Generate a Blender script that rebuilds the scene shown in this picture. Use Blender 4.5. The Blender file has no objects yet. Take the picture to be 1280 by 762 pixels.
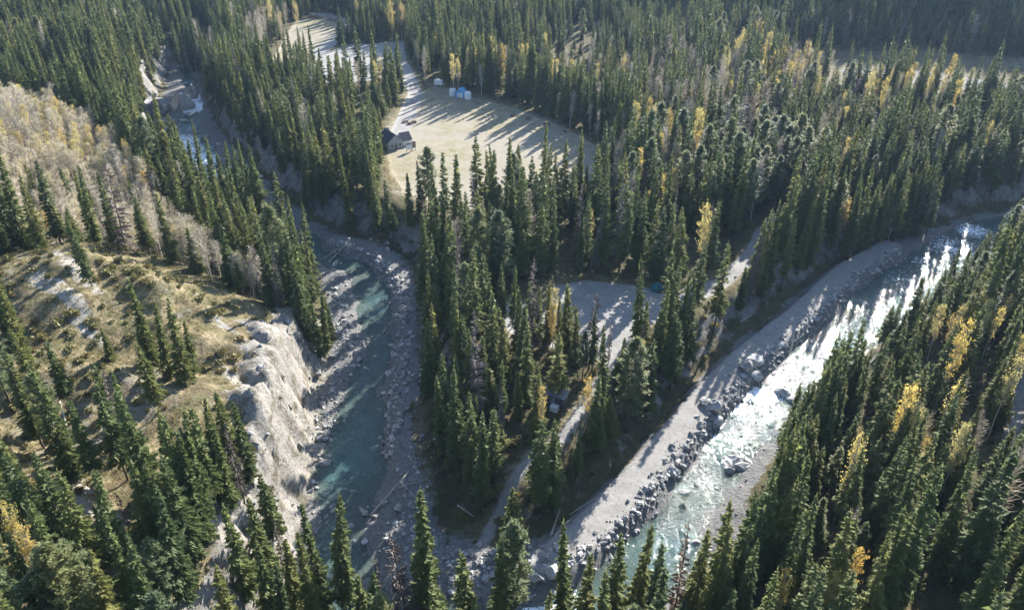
import bpy, math, random
import numpy as np
from mathutils import Vector

# ------------------------------------------------------------------ camera, sky, sun, exposure
CAMZ, PITCH, FPX, PW, PH = 90.0, math.radians(30.0), 985.0, 1280.0, 762.0
SUN_AZ, SUN_EL = math.radians(28.5), math.radians(27.0)      # azimuth: clockwise from +Y (view direction)
sc = bpy.context.scene
col = sc.collection
cam_data = bpy.data.cameras.new('camera')
cam = bpy.data.objects.new('camera', cam_data)
col.objects.link(cam)
cam.location = (0, 0, CAMZ)
cam.rotation_euler = (math.pi / 2 - PITCH, 0, 0)
cam_data.sensor_width = 36.0
cam_data.lens = 36.0 * FPX / PW
cam_data.clip_start, cam_data.clip_end = 1.0, 12000.0
sc.camera = cam

world = bpy.data.worlds.new('World')
sc.world = world
world.use_nodes = True
wn = world.node_tree
sky = wn.nodes.new('ShaderNodeTexSky')
sky.sky_type = 'NISHITA'
sky.sun_disc = False
sky.sun_elevation = SUN_EL
sky.sun_rotation = SUN_AZ
sky.altitude = 1300.0
wn.links.new(sky.outputs[0], wn.nodes['Background'].inputs[0])
wn.nodes['Background'].inputs[1].default_value = 0.115

sun_data = bpy.data.lights.new('sun', 'SUN')
sun_data.energy = 5.0
sun_data.angle = math.radians(0.5)
sun_data.color = (1.0, 0.955, 0.895)
sun = bpy.data.objects.new('sun', sun_data)
col.objects.link(sun)
sun_dir = Vector((math.sin(SUN_AZ) * math.cos(SUN_EL), math.cos(SUN_AZ) * math.cos(SUN_EL), math.sin(SUN_EL)))
sun.rotation_euler = sun_dir.to_track_quat('Z', 'Y').to_euler()
sun.location = (200, 300, 300)

sc.view_settings.view_transform = 'Standard'
sc.view_settings.look = 'None'
sc.view_settings.exposure = 1.95
sc.view_settings.gamma = 1.0
sc.view_settings.use_curve_mapping = False
sc.cycles.use_denoising = True
sc.cycles.max_bounces = 6
sc.cycles.diffuse_bounces = 3
sc.cycles.transparent_max_bounces = 8
sc.cycles.volume_bounces = 1
sc.cycles.sample_clamp_indirect = 6.0

# ------------------------------------------------------------------ helpers
CP, SP = math.cos(PITCH), math.sin(PITCH)
rng = np.random.default_rng(7)


def P(u, v, z=0.0):
    """photo position seen on a level plane at height z -> ground position in metres"""
    x = (u - PW / 2) / FPX
    yd = (v - PH / 2) / FPX
    t = (CAMZ - z) / max(1e-3, SP + yd * CP)
    return (x * t, (CP - yd * SP) * t)


def proj(x, y, z):
    dz = z - CAMZ
    d = y * CP - dz * SP
    up = y * SP + dz * CP
    return PW / 2 + FPX * x / d, PH / 2 - FPX * up / d, d


def smooth(a, b, t):
    t = np.clip((t - a) / (b - a), 0, 1)
    return t * t * (3 - 2 * t)


_TAB = np.random.default_rng(3).random((256, 256))


def vnoise(x, y, seed=0):
    x = x + seed * 17.31
    y = y + seed * 9.17
    xi = np.floor(x).astype(int)
    yi = np.floor(y).astype(int)
    fx = x - xi
    fy = y - yi
    fx = fx * fx * (3 - 2 * fx)
    fy = fy * fy * (3 - 2 * fy)
    a = _TAB[xi & 255, yi & 255]
    b = _TAB[(xi + 1) & 255, yi & 255]
    c = _TAB[xi & 255, (yi + 1) & 255]
    d = _TAB[(xi + 1) & 255, (yi + 1) & 255]
    return (a * (1 - fx) + b * fx) * (1 - fy) + (c * (1 - fx) + d * fx) * fy - 0.5


def fbm(x, y, scale, octv=4, seed=0):
    s = np.zeros_like(x, dtype=float)
    amp, f = 1.0, 1.0 / scale
    for i in range(octv):
        s += amp * vnoise(x * f, y * f, seed + i * 3)
        amp *= 0.5
        f *= 2.03
    return s


def seg_dist(px, py, pts, closed):
    d = np.full(px.shape, 1e9)
    n = len(pts)
    for i in range(n if closed else n - 1):
        ax, ay = pts[i]
        bx, by = pts[(i + 1) % n]
        dx, dy = bx - ax, by - ay
        L = dx * dx + dy * dy + 1e-9
        t = np.clip(((px - ax) * dx + (py - ay) * dy) / L, 0, 1)
        d = np.minimum(d, np.hypot(px - ax - t * dx, py - ay - t * dy))
    return d


def sdf(px, py, pts, margin=40.0):
    """signed distance to a polygon, negative inside; far away it just returns margin"""
    pa = np.array(pts)
    out = np.full(px.shape, margin)
    m = (px > pa[:, 0].min() - margin) & (px < pa[:, 0].max() + margin) & (py > pa[:, 1].min() - margin) & (py < pa[:, 1].max() + margin)
    qx, qy = px[m], py[m]
    d = seg_dist(qx, qy, pts, True)
    ins = np.zeros(qx.shape, bool)
    n = len(pts)
    for i in range(n):
        ax, ay = pts[i]
        bx, by = pts[(i + 1) % n]
        if ay == by:
            continue
        c = ((ay > qy) != (by > qy)) & (qx < (bx - ax) * (qy - ay) / (by - ay) + ax)
        ins ^= c
    out[m] = np.minimum(np.where(ins, -d, d), margin)
    return out


def ldist(px, py, pts, margin=30.0):
    pa = np.array(pts)
    out = np.full(px.shape, margin)
    m = (px > pa[:, 0].min() - margin) & (px < pa[:, 0].max() + margin) & (py > pa[:, 1].min() - margin) & (py < pa[:, 1].max() + margin)
    out[m] = seg_dist(px[m], py[m], pts, False)
    return out


def poly(pts, z=0.0):
    return [P(u, v, z) for u, v in pts]


# ------------------------------------------------------------------ layout of the place
BED_R = poly([(1420, 215), (1300, 258), (1225, 273), (1150, 290), (1098, 310), (1050, 336), (995, 378), (925, 432), (880, 476), (828, 535), (775, 596), (715, 655),
              (655, 690), (560, 660), (545, 700), (500, 800), (540, 860), (700, 850), (800, 800), (880, 735), (918, 660), (955, 605), (988, 545), (1030, 478),
              (1105, 418), (1180, 362), (1255, 316), (1340, 290), (1460, 245)], 1.0)
BED_L = poly([(222, 84), (216, 105), (200, 140), (192, 185), (225, 222), (280, 265), (340, 305), (395, 335), (405, 372), (412, 410), (418, 445), (402, 480), (396, 560),
              (388, 640), (376, 700), (360, 800), (330, 900), (470, 900), (560, 830), (570, 720), (560, 660), (532, 600), (518, 520), (517, 440), (515, 370), (505, 325), (440, 298), (395, 285),
              (350, 250), (318, 220), (288, 190), (265, 158), (256, 135), (250, 105), (240, 84)], 1.0)
WAT_R = poly([(1420, 232), (1300, 268), (1235, 280), (1165, 302), (1110, 338), (1065, 375), (1015, 420), (965, 466), (930, 500), (885, 548), (848, 596), (812, 645), (765, 692), (700, 742),
              (640, 775), (600, 830), (720, 830), (800, 765), (850, 708), (895, 660), (922, 620), (945, 580), (968, 552), (985, 515), (1010, 488), (1070, 447), (1130, 410), (1196, 358),
              (1240, 312), (1320, 280), (1440, 248)], 0.0)
WAT_L = poly([(417, 320), (412, 335), (428, 350), (449, 371), (453, 404), (447, 445), (421, 518), (400, 591), (394, 650), (386, 710), (375, 790), (350, 890), (450, 890), (560, 830), (660, 800),
              (640, 770), (540, 760), (492, 735), (478, 680), (464, 620), (462, 567), (482, 518), (486, 473), (492, 432), (494, 392), (486, 355), (461, 335)], 0.0)
WAT_T = poly([(226, 88), (231, 105), (236, 128), (232, 148), (213, 163), (205, 178), (226, 202), (246, 220), (268, 240), (310, 268), (360, 298), (412, 335), (425, 318), (360, 278),
              (310, 242), (284, 214), (266, 190), (246, 165), (256, 150), (250, 125), (240, 95), (236, 88)], 2.0)
TRACK_R = poly([(1112, 312), (1060, 340), (1000, 396), (930, 450), (885, 496), (826, 565), (775, 622), (715, 682), (685, 700)], 2.0)
TRACK_L = poly([(420, 303), (470, 312), (510, 345), (516, 400), (514, 480), (516, 560), (530, 620)], 2.0)
RIPRAP_R = poly([(1122, 322), (1075, 352), (1018, 405), (950, 462), (895, 522), (845, 582), (800, 640), (760, 680), (700, 715)], 1.0)
RIPRAP_L = poly([(415, 312), (455, 322), (488, 345), (503, 380), (503, 430), (497, 480), (492, 530), (478, 575)], 1.0)
FIELD = poly([(484, 192), (498, 150), (520, 118), (545, 106), (590, 122), (640, 134), (715, 164), (762, 194), (752, 222), (715, 248), (640, 264), (560, 258), (505, 240), (488, 215)], 9.5)
LOT = poly([(378, 92), (396, 70), (440, 55), (505, 53), (508, 74), (488, 104), (410, 108)], 10.5)
ROAD_T = poly([(330, 20), (372, 23), (412, 25), (436, 31), (432, 42), (412, 55), (395, 68)], 10.5)
ROAD_F = poly([(500, 80), (508, 100), (520, 118), (505, 150), (494, 175)], 10)
MEADOW_T = poly([(335, 88), (350, 60), (372, 30), (425, 31), (420, 45), (395, 60), (372, 80)], 10.5)
CLEAR = poly([(682, 392), (692, 358), (735, 350), (800, 358), (838, 366), (905, 345), (900, 362), (862, 384), (838, 400), (800, 408), (782, 440), (755, 452), (715, 440), (680, 432), (640, 418), (612, 395), (640, 372)], 8)
ROAD_C = poly([(775, 425), (768, 452), (742, 492), (705, 545), (655, 580), (612, 628), (575, 690)], 6.5)
ROAD_C2 = poly([(800, 400), (850, 378), (905, 350), (940, 318), (955, 290), (1000, 262)], 8.5)
ROAD_E = poly([(1292, 430), (1278, 500), (1268, 560), (1290, 640)], 12)
SANDBAR = poly([(1050, 88), (1090, 84), (1180, 94), (1300, 112), (1300, 126), (1180, 110), (1090, 102), (1055, 98)], 8)
FLAT_FAR = poly([(985, 64), (1100, 66), (1300, 78), (1400, 98), (1400, 152), (1180, 128), (1050, 114), (980, 92)], 8)
BLUFF = poly([(20, 335), (60, 328), (130, 335), (230, 352), (330, 376), (420, 388), (430, 430), (400, 500), (396, 640), (370, 762), (240, 800), (0, 800), (-60, 600), (-40, 420)], 17)
ASPEN = poly([(-60, 175), (0, 160), (70, 150), (130, 182), (185, 235), (225, 290), (300, 335), (340, 372), (250, 352), (130, 322), (40, 318), (-60, 330)], 16)

CTRL = [(540, 560, 6), (540, 400, 8), (600, 640, 3), (700, 600, 6), (800, 530, 6), (850, 480, 7), (900, 420, 8.5), (1000, 350, 9), (700, 480, 8), (760, 400, 8), (640, 380, 8),
        (560, 300, 9), (700, 250, 9), (900, 300, 9), (1050, 270, 10), (600, 170, 9.5), (520, 200, 9.5), (700, 190, 9.5), (450, 180, 11), (330, 150, 12), (420, 60, 10.5), (250, 40, 14), (60, 20, 20),
        (300, 100, 12), (120, 90, 20), (800, 120, 9), (1000, 150, 9), (1200, 200, 10), (1270, 250, 9), (1100, 80, 8), (900, 60, 10), (1250, 95, 8), (1100, 30, 14), (700, 20, 14),
        (0, 160, 24), (100, 230, 17), (200, 300, 12), (170, 180, 14), (215, 120, 16), (180, 120, 17), (300, 270, 8), (60, 328, 27), (130, 340, 27), (200, 360, 25), (330, 385, 18), (400, 400, 8), (390, 362, 6),
        (20, 450, 24), (150, 480, 20), (280, 480, 18), (340, 470, 16), (330, 560, 16), (200, 600, 18), (60, 600, 23), (100, 720, 20), (250, 740, 14), (340, 720, 10), (-40, 720, 25),
        (500, 800, 5), (640, 830, 7), (760, 800, 6), (900, 740, 5), (1000, 640, 5), (1050, 540, 4), (1100, 500, 6), (1200, 450, 9), (1280, 360, 8), (1280, 600, 12), (1150, 720, 10), (1280, 760, 15), (1000, 800, 8)]
CW = np.array([(*P(u, v, z), z) for u, v, z in CTRL] + [(0, 20, 20), (-70, 10, 32), (80, 10, 28), (0, -120, 60), (-200, -100, 70), (200, -100, 65), (250, 60, 50), (320, 250, 25), (-250, 60, 55), (-330, 250, 45), (-350, 450, 50),
                                                   (420, 450, 20), (0, 640, 20)])

EMAX = 3000.0


def axis(lo, hi, a, b, step=0.8, grow=0.02):
    mid = list(np.arange(a, b + 1e-6, step))
    up, x = [], b
    while x < hi:
        x += step + (x - b) * grow
        up.append(min(x, hi))
    dn, x = [], a
    while x > lo:
        x -= step + (a - x) * grow
        dn.append(max(x, lo))
    return np.array(dn[::-1] + mid + up)


GX = axis(-EMAX, EMAX, -112, 128)
GY = axis(-700, EMAX, 36, 215)
X, Y = np.meshgrid(GX, GY)


def water_level(y):
    return 0.012 * (np.clip(y, -20, 420) - 75)


def shepard(x, y):
    num = np.zeros_like(x)
    den = np.zeros_like(x)
    for cx, cy, cz in CW:
        w = 1.0 / ((x - cx) ** 2 + (y - cy) ** 2 + 80.0) ** 1.6
        num += w * cz
        den += w
    return num / den


base = shepard(X, Y)
base += 1.2 * fbm(X, Y, 45, 4, 1) + 0.35 * fbm(X, Y, 6, 3, 5)
# the valley side beyond the frame: it keeps the far edge of the forest in shade
ridge = smooth(505, 660, Y + 0.35 * X + 30 * fbm(X, Y, 160, 3, 8)) * (0.55 + 0.45 * smooth(-150, 220, X))
base += 98 * ridge + 18 * ridge * fbm(X, Y, 200, 4, 9)
dR, dL = sdf(X, Y, BED_R, 60), sdf(X, Y, BED_L, 60)
dbed = np.minimum(dR, dL) + 1.6 * fbm(X, Y, 7, 3, 11)
wl = water_level(Y)
# riverbed with gravel bars, dug where the water runs
dW = np.minimum(np.minimum(sdf(X, Y, WAT_R), sdf(X, Y, WAT_L)), sdf(X, Y, WAT_T)) + 2.2 * fbm(X, Y, 9, 3, 21)
bed = wl + 0.55 + 1.15 * fbm(X, Y, 11, 4, 22) + 0.3 * fbm(X, Y, 2.5, 2, 23) - (1.55 - 0.4 * smooth(-5, -15, X) * smooth(200, 170, Y)) * smooth(2.5, -2.5, dW)
dTR, dTL = ldist(X, Y, TRACK_R), ldist(X, Y, TRACK_L)
track = np.maximum(smooth(5.2, 2.4, dTR), 0.8 * smooth(5.0, 2.2, dTL))
bed = bed * (1 - track) + (wl + 2.0 + 0.12 * fbm(X, Y, 3, 2, 30)) * track
cliff_side = smooth(-22, -32, X) * smooth(60, 80, Y) * smooth(150, 138, Y)
bw = 9.0 + 2.0 * fbm(X, Y, 30, 2, 12) - 3.2 * cliff_side
k = smooth(0, 1, dbed / bw)
gul = 0.38 - 1.5 * np.abs(fbm(X * 0.4, Y + 0.35 * X, 6.5, 5, 15)) - 0.6 * np.abs(fbm(X * 0.5, Y, 2.6, 3, 16))
Z = bed * (1 - k) + np.maximum(base, bed + 0.4) * k
Z += cliff_side * (4.6 * np.clip(gul, -.6, 1) - 1.5 * np.abs(fbm(X, Y, 2.6, 3, 18))) * np.sin(np.pi * np.clip(dbed / 10.5, 0, 1)) ** 0.7 * (dbed > 0)
# shallow scars and steps on the grassy bluff
dB = sdf(X, Y, BLUFF)
on_bluff = smooth(3, -4, dB) * smooth(2, 6, dbed)
Z += on_bluff * (3.0 * fbm(X, Y, 17, 5, 41) - 2.2 * np.abs(fbm(X, Y, 10, 4, 43)) + .4)
dF, dLot, dC, dMT = sdf(X, Y, FIELD), sdf(X, Y, LOT), sdf(X, Y, CLEAR), sdf(X, Y, MEADOW_T)
for d, zz in ((dF, 9.5), (dLot, 10.5), (dC, 8.0)):
    w = smooth(5, 0, d)
    Z = Z * (1 - w) + (zz + 0.15 * fbm(X, Y, 12, 3, 50)) * w
dRoad = np.minimum.reduce([ldist(X, Y, ROAD_T) - 3.5, ldist(X, Y, ROAD_F) - 3.0, ldist(X, Y, ROAD_C) - 0.9, ldist(X, Y, ROAD_C2) - 2.0, ldist(X, Y, ROAD_E) - 1.1])
dSand, dFlat, dAsp = sdf(X, Y, SANDBAR), sdf(X, Y, FLAT_FAR), sdf(X, Y, ASPEN)


def Zat(x, y, A=None):
    A = Z if A is None else A
    x = np.asarray(x, float)
    y = np.asarray(y, float)
    i = np.clip(np.searchsorted(GX, x) - 1, 0, len(GX) - 2)
    j = np.clip(np.searchsorted(GY, y) - 1, 0, len(GY) - 2)
    fx = (x - GX[i]) / (GX[i + 1] - GX[i])
    fy = (y - GY[j]) / (GY[j + 1] - GY[j])
    return (A[j, i] * (1 - fx) + A[j, i + 1] * fx) * (1 - fy) + (A[j + 1, i] * (1 - fx) + A[j + 1, i + 1] * fx) * fy


# ------------------------------------------------------------------ material helpers
def new_mat(name):
    m = bpy.data.materials.new(name)
    m.use_nodes = True
    nt = m.node_tree
    nt.nodes.clear()
    out = nt.nodes.new('ShaderNodeOutputMaterial')
    return m, nt, out


def N(nt, typ, **kw):
    n = nt.nodes.new(typ)
    for a, b in kw.items():
        setattr(n, a, b)
    return n


def setin(nt, node, key, val):
    if hasattr(val, 'is_output'):
        nt.links.new(val, node.inputs[key])
    else:
        node.inputs[key].default_value = val


def noise(nt, scale, detail=4, rough=0.55, vec=None):
    n = N(nt, 'ShaderNodeTexNoise')
    n.inputs['Scale'].default_value = scale
    n.inputs['Detail'].default_value = detail
    n.inputs['Roughness'].default_value = rough
    if vec is None:
        g = N(nt, 'ShaderNodeNewGeometry')
        vec = g.outputs['Position']
    nt.links.new(vec, n.inputs['Vector'])
    return n.outputs[0]


def ramp(nt, fac, stops):
    r = N(nt, 'ShaderNodeValToRGB')
    el = r.color_ramp.elements
    while len(el) < len(stops):
        el.new(0.5)
    for e, (p, c) in zip(el, stops):
        e.position = p
        e.color = (*c, 1) if len(c) == 3 else c
    nt.links.new(fac, r.inputs[0])
    return r.outputs[0]


def mix(nt, fac, a, b):
    m = N(nt, 'ShaderNodeMix', data_type='RGBA')
    setin(nt, m, 0, fac)
    for key, v in ((6, a), (7, b)):
        if hasattr(v, 'is_output'):
            nt.links.new(v, m.inputs[key])
        else:
            m.inputs[key].default_value = (*v, 1)
    return m.outputs[2]


def math_(nt, op, a, b=0.0, clamp=False):
    m = N(nt, 'ShaderNodeMath', operation=op, use_clamp=clamp)
    setin(nt, m, 0, a)
    setin(nt, m, 1, b)
    return m.outputs[0]


def principled(nt, out, color, rough=0.9, spec=0.2, bump=None, bump_d=0.1, bump_s=0.6):
    b = N(nt, 'ShaderNodeBsdfPrincipled')
    setin(nt, b, 'Base Color', color if hasattr(color, 'is_output') else (*color, 1))
    setin(nt, b, 'Roughness', rough)
    b.inputs['Specular IOR Level'].default_value = spec
    if bump is not None:
        bp = N(nt, 'ShaderNodeBump')
        bp.inputs['Strength'].default_value = bump_s
        bp.inputs['Distance'].default_value = bump_d
        nt.links.new(bump, bp.inputs['Height'])
        nt.links.new(bp.outputs[0], b.inputs['Normal'])
    nt.links.new(b.outputs[0], out.inputs[0])
    return b


def simple_mat(name, c, c2=None, scale=2.0, rough=0.85, spec=0.2, bump_d=0.02):
    m, nt, out = new_mat(name)
    tc = N(nt, 'ShaderNodeTexCoord').outputs['Object']
    nz = noise(nt, scale, 5, 0.6, tc)
    c2 = c2 or tuple(v * 0.7 for v in c)
    principled(nt, out, ramp(nt, nz, [(0.3, c2), (0.7, c)]), rough, spec, nz, bump_d)
    return m


# terrain: ground cover by place, with noisy edges
def terrain_material():
    m, nt, out = new_mat('terrain')
    A = N(nt, 'ShaderNodeAttribute', attribute_name='cover_a')
    B = N(nt, 'ShaderNodeAttribute', attribute_name='cover_b')
    sa = N(nt, 'ShaderNodeSeparateColor')
    sb = N(nt, 'ShaderNodeSeparateColor')
    nt.links.new(A.outputs['Color'], sa.inputs[0])
    nt.links.new(B.outputs['Color'], sb.inputs[0])
    n_big, n_mid, n_fine, n_tiny = noise(nt, 0.05, 4), noise(nt, 0.35, 5, 0.65), noise(nt, 1.6, 5, 0.7), noise(nt, 5.0, 4, 0.7)

    def edge(ch, width=0.6):
        a = math_(nt, 'ADD', ch, math_(nt, 'MULTIPLY', math_(nt, 'SUBTRACT', n_fine, 0.5), width))
        a = math_(nt, 'ADD', a, math_(nt, 'MULTIPLY', math_(nt, 'SUBTRACT', n_mid, 0.5), width))
        return math_(nt, 'MULTIPLY', math_(nt, 'SUBTRACT', a, 0.3), 2.5, True)

    floor_ = ramp(nt, n_mid, [(0.25, (0.029, 0.030, 0.013)), (0.45, (0.057, 0.054, 0.025)), (0.6, (0.102, 0.082, 0.045)), (0.75, (0.139, 0.115, 0.070))])
    floor_ = mix(nt, math_(nt, 'MULTIPLY', n_fine, 0.5), floor_, (0.082, 0.074, 0.033))
    # dry grass bluff: straw, olive, brown and bare silt scars
    grass = ramp(nt, n_fine, [(0.25, (0.092, 0.075, 0.038)), (0.42, (0.175, 0.140, 0.074)), (0.58, (0.267, 0.220, 0.133)), (0.75, (0.339, 0.290, 0.203))])
    olive = ramp(nt, n_tiny, [(0.3, (0.055, 0.056, 0.023)), (0.6, (0.129, 0.112, 0.053)), (0.8, (0.193, 0.163, 0.096))])
    grass = mix(nt, ramp(nt, n_mid, [(0.42, (0, 0, 0)), (0.56, (1, 1, 1))]), grass, olive)
    scar = ramp(nt, n_fine, [(0.3, (0.221, 0.205, 0.168)), (0.6, (0.328, 0.303, 0.262))])
    scar_f = ramp(nt, math_(nt, 'ADD', math_(nt, 'MULTIPLY', n_big, 0.55), math_(nt, 'MULTIPLY', n_mid, 0.45)), [(0.52, (0, 0, 0)), (0.60, (1, 1, 1))])
    grass = mix(nt, math_(nt, 'MULTIPLY', scar_f, 0.6), grass, scar)
    brown = ramp(nt, noise(nt, 0.16, 5, 0.7), [(0.5, (0, 0, 0)), (0.62, (1, 1, 1))])
    grass = mix(nt, math_(nt, 'MULTIPLY', brown, 0.65), grass, (0.094, 0.070, 0.041))
    grass = mix(nt, edge(sb.outputs[2], 0.8), grass, scar)
    # river gravel
    vor = N(nt, 'ShaderNodeTexVoronoi')
    vor.inputs['Scale'].default_value = 2.2
    gpos = N(nt, 'ShaderNodeNewGeometry')
    nt.links.new(gpos.outputs['Position'], vor.inputs['Vector'])
    stones = N(nt, 'ShaderNodeSeparateColor')
    nt.links.new(vor.outputs['Color'], stones.inputs[0])
    bedc = ramp(nt, n_fine, [(0.25, (0.094, 0.092, 0.086)), (0.5, (0.164, 0.160, 0.150)), (0.75, (0.254, 0.246, 0.234))])
    bedc = mix(nt, math_(nt, 'MULTIPLY', stones.outputs[0], 0.35), bedc, (0.107, 0.107, 0.107))
    road = ramp(nt, n_fine, [(0.25, (0.164, 0.156, 0.143)), (0.5, (0.226, 0.217, 0.201)), (0.75, (0.283, 0.275, 0.254))])
    road = mix(nt, math_(nt, 'MULTIPLY', ramp(nt, n_mid, [(0.45, (0, 0, 0)), (0.7, (1, 1, 1))]), 0.45), road, (0.156, 0.143, 0.123))
    field = ramp(nt, n_mid, [(0.3, (0.148, 0.136, 0.066)), (0.5, (0.200, 0.176, 0.112)), (0.7, (0.244, 0.213, 0.152))])
    field = mix(nt, math_(nt, 'MULTIPLY', ramp(nt, n_big, [(0.45, (0, 0, 0)), (0.6, (1, 1, 1))]), 0.7), field, (0.229, 0.206, 0.166))
    cliffc = ramp(nt, n_fine, [(0.2, (0.139, 0.127, 0.107)), (0.45, (0.230, 0.213, 0.184)), (0.75, (0.328, 0.307, 0.271))])
    cliffc = mix(nt, ramp(nt, n_mid, [(0.5, (0, 0, 0)), (0.62, (1, 1, 1))]), cliffc, (0.123, 0.107, 0.074))
    rock = ramp(nt, n_mid, [(0.3, (0.082, 0.078, 0.070)), (0.5, (0.172, 0.164, 0.148)), (0.7, (0.262, 0.250, 0.230))])
    c = mix(nt, edge(sb.outputs[0], 0.9), floor_, grass)
    # steep banks lose their litter and show rock and soil
    sepn = N(nt, 'ShaderNodeSeparateXYZ')
    nt.links.new(gpos.outputs['Normal'], sepn.inputs[0])
    steep = math_(nt, 'ADD', math_(nt, 'SUBTRACT', 1.0, sepn.outputs[2]), math_(nt, 'MULTIPLY', math_(nt, 'SUBTRACT', n_mid, 0.5), 0.5))
    c = mix(nt, ramp(nt, steep, [(0.24, (0, 0, 0)), (0.38, (1, 1, 1))]), c, rock)
    c = mix(nt, edge(sa.outputs[2]), c, field)
    c = mix(nt, edge(sa.outputs[1], 0.8), c, bedc)
    c = mix(nt, edge(sb.outputs[1], 0.8), c, cliffc)
    c = mix(nt, edge(sa.outputs[0], 0.5), c, road)
    bump = math_(nt, 'ADD', math_(nt, 'ADD', n_fine, math_(nt, 'MULTIPLY', n_tiny, 0.5)), math_(nt, 'MULTIPLY', n_mid, 1.5))
    # drive areas and the field are smooth, the rest is rough
    flat = math_(nt, 'SUBTRACT', 1.0, math_(nt, 'MULTIPLY', math_(nt, 'MAXIMUM', sa.outputs[0], sa.outputs[2]), 0.85), True)
    bump = math_(nt, 'MULTIPLY', bump, flat)
    principled(nt, out, c, 0.95, 0.12, bump, 0.55, 0.8)
    return m


def needle_material(name, dark, lite, warm, transl=0.22):
    m, nt, out = new_mat(name)
    oi = N(nt, 'ShaderNodeObjectInfo')
    c = mix(nt, oi.outputs['Random'], dark, lite)
    r2 = math_(nt, 'FRACT', math_(nt, 'MULTIPLY', oi.outputs['Random'], 17.3))
    c = mix(nt, math_(nt, 'POWER', r2, 2.5), c, warm)
    tc = N(nt, 'ShaderNodeTexCoord').outputs['Object']
    stand = noise(nt, 0.025, 3, 0.6, oi.outputs['Location'])
    c = mix(nt, ramp(nt, stand, [(0.45, (0, 0, 0)), (0.68, (0.4,) * 3)]), c, warm)
    nz = noise(nt, 1.3, 3, 0.6, tc)
    hsv = N(nt, 'ShaderNodeHueSaturation')
    nt.links.new(c, hsv.inputs['Color'])
    nt.links.new(math_(nt, 'ADD', math_(nt, 'MULTIPLY', nz, 1.1), 0.45), hsv.inputs['Value'])
    c = hsv.outputs[0]
    d = N(nt, 'ShaderNodeBsdfPrincipled')
    nt.links.new(c, d.inputs['Base Color'])
    d.inputs['Roughness'].default_value = 0.6
    d.inputs['Specular IOR Level'].default_value = 0.25
    t = N(nt, 'ShaderNodeBsdfTranslucent')
    nt.links.new(c, t.inputs[0])
    ms = N(nt, 'ShaderNodeMixShader')
    ms.inputs[0].default_value = transl
    nt.links.new(d.outputs[0], ms.inputs[1])
    nt.links.new(t.outputs[0], ms.inputs[2])
    nt.links.new(ms.outputs[0], out.inputs[0])
    return m


def water_material():
    m, nt, out = new_mat('river_water')
    at = N(nt, 'ShaderNodeAttribute', attribute_name='cover_a')
    s = N(nt, 'ShaderNodeSeparateColor')
    nt.links.new(at.outputs['Color'], s.inputs[0])
    foam, depth = s.outputs[0], s.outputs[1]
    g = N(nt, 'ShaderNodeNewGeometry')
    mp = N(nt, 'ShaderNodeMapping')
    mp.inputs['Rotation'].default_value = (0, 0, math.radians(-38))
    mp.inputs['Scale'].default_value = (1.0, 0.45, 1.0)
    nt.links.new(g.outputs['Position'], mp.inputs[0])
    n1, n2, n3 = noise(nt, 0.6, 4, 0.6, mp.outputs[0]), noise(nt, 2.2, 4, 0.65, mp.outputs[0]), noise(nt, 6.0, 3, 0.6)
    col_ = ramp(nt, depth, [(0.0, (0.12, 0.12, 0.10)), (0.35, (0.095, 0.14, 0.125)), (1.0, (0.07, 0.145, 0.14))])
    f = math_(nt, 'ADD', foam, math_(nt, 'MULTIPLY', math_(nt, 'SUBTRACT', n2, 0.5), 2.2))
    f = ramp(nt, f, [(0.55, (0, 0, 0)), (0.8, (1, 1, 1))])
    f = math_(nt, 'MULTIPLY', f, ramp(nt, foam, [(0.05, (0, 0, 0)), (0.25, (1, 1, 1))]))
    c = mix(nt, f, col_, (0.72, 0.75, 0.76))
    bp = N(nt, 'ShaderNodeBump')
    bp.inputs['Strength'].default_value = 0.27
    bp.inputs['Distance'].default_value = 0.35
    hgt = math_(nt, 'ADD', math_(nt, 'MULTIPLY', n1, 0.5), math_(nt, 'ADD', math_(nt, 'MULTIPLY', n2, 0.6), math_(nt, 'MULTIPLY', n3, 0.5)))
    patch = ramp(nt, noise(nt, 0.35, 5, 0.65, mp.outputs[0]), [(0.38, (0.3,) * 3), (0.62, (1.9,) * 3)])
    nt.links.new(math_(nt, 'MULTIPLY', hgt, patch), bp.inputs['Height'])
    b = N(nt, 'ShaderNodeBsdfPrincipled')
    nt.links.new(c, b.inputs['Base Color'])
    nt.links.new(math_(nt, 'ADD', math_(nt, 'MULTIPLY', f, 0.5), 0.045), b.inputs['Roughness'])
    b.inputs['IOR'].default_value = 1.33
    nt.links.new(bp.outputs[0], b.inputs['Normal'])
    tr = N(nt, 'ShaderNodeBsdfTransparent')
    tr.inputs[0].default_value = (0.70, 0.82, 0.79, 1)
    ms = N(nt, 'ShaderNodeMixShader')
    op = math_(nt, 'ADD', ramp(nt, depth, [(0.0, (0.18,) * 3), (0.5, (0.34,) * 3), (1.0, (0.52,) * 3)]), f, True)
    nt.links.new(op, ms.inputs[0])
    nt.links.new(tr.outputs[0], ms.inputs[1])
    nt.links.new(b.outputs[0], ms.inputs[2])
    nt.links.new(ms.outputs[0], out.inputs[0])
    return m


def rock_material(name, a, b):
    m, nt, out = new_mat(name)
    oi = N(nt, 'ShaderNodeObjectInfo')
    tc = N(nt, 'ShaderNodeTexCoord').outputs['Object']
    nz = noise(nt, 2.2, 6, 0.7, tc)
    c = ramp(nt, nz, [(0.3, a), (0.7, b)])
    hsv = N(nt, 'ShaderNodeHueSaturation')
    nt.links.new(c, hsv.inputs['Color'])
    nt.links.new(math_(nt, 'ADD', math_(nt, 'MULTIPLY', oi.outputs['Random'], 0.8), 0.6), hsv.inputs['Value'])
    principled(nt, out, hsv.outputs[0], 0.9, 0.2, nz, 0.12)
    return m


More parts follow.
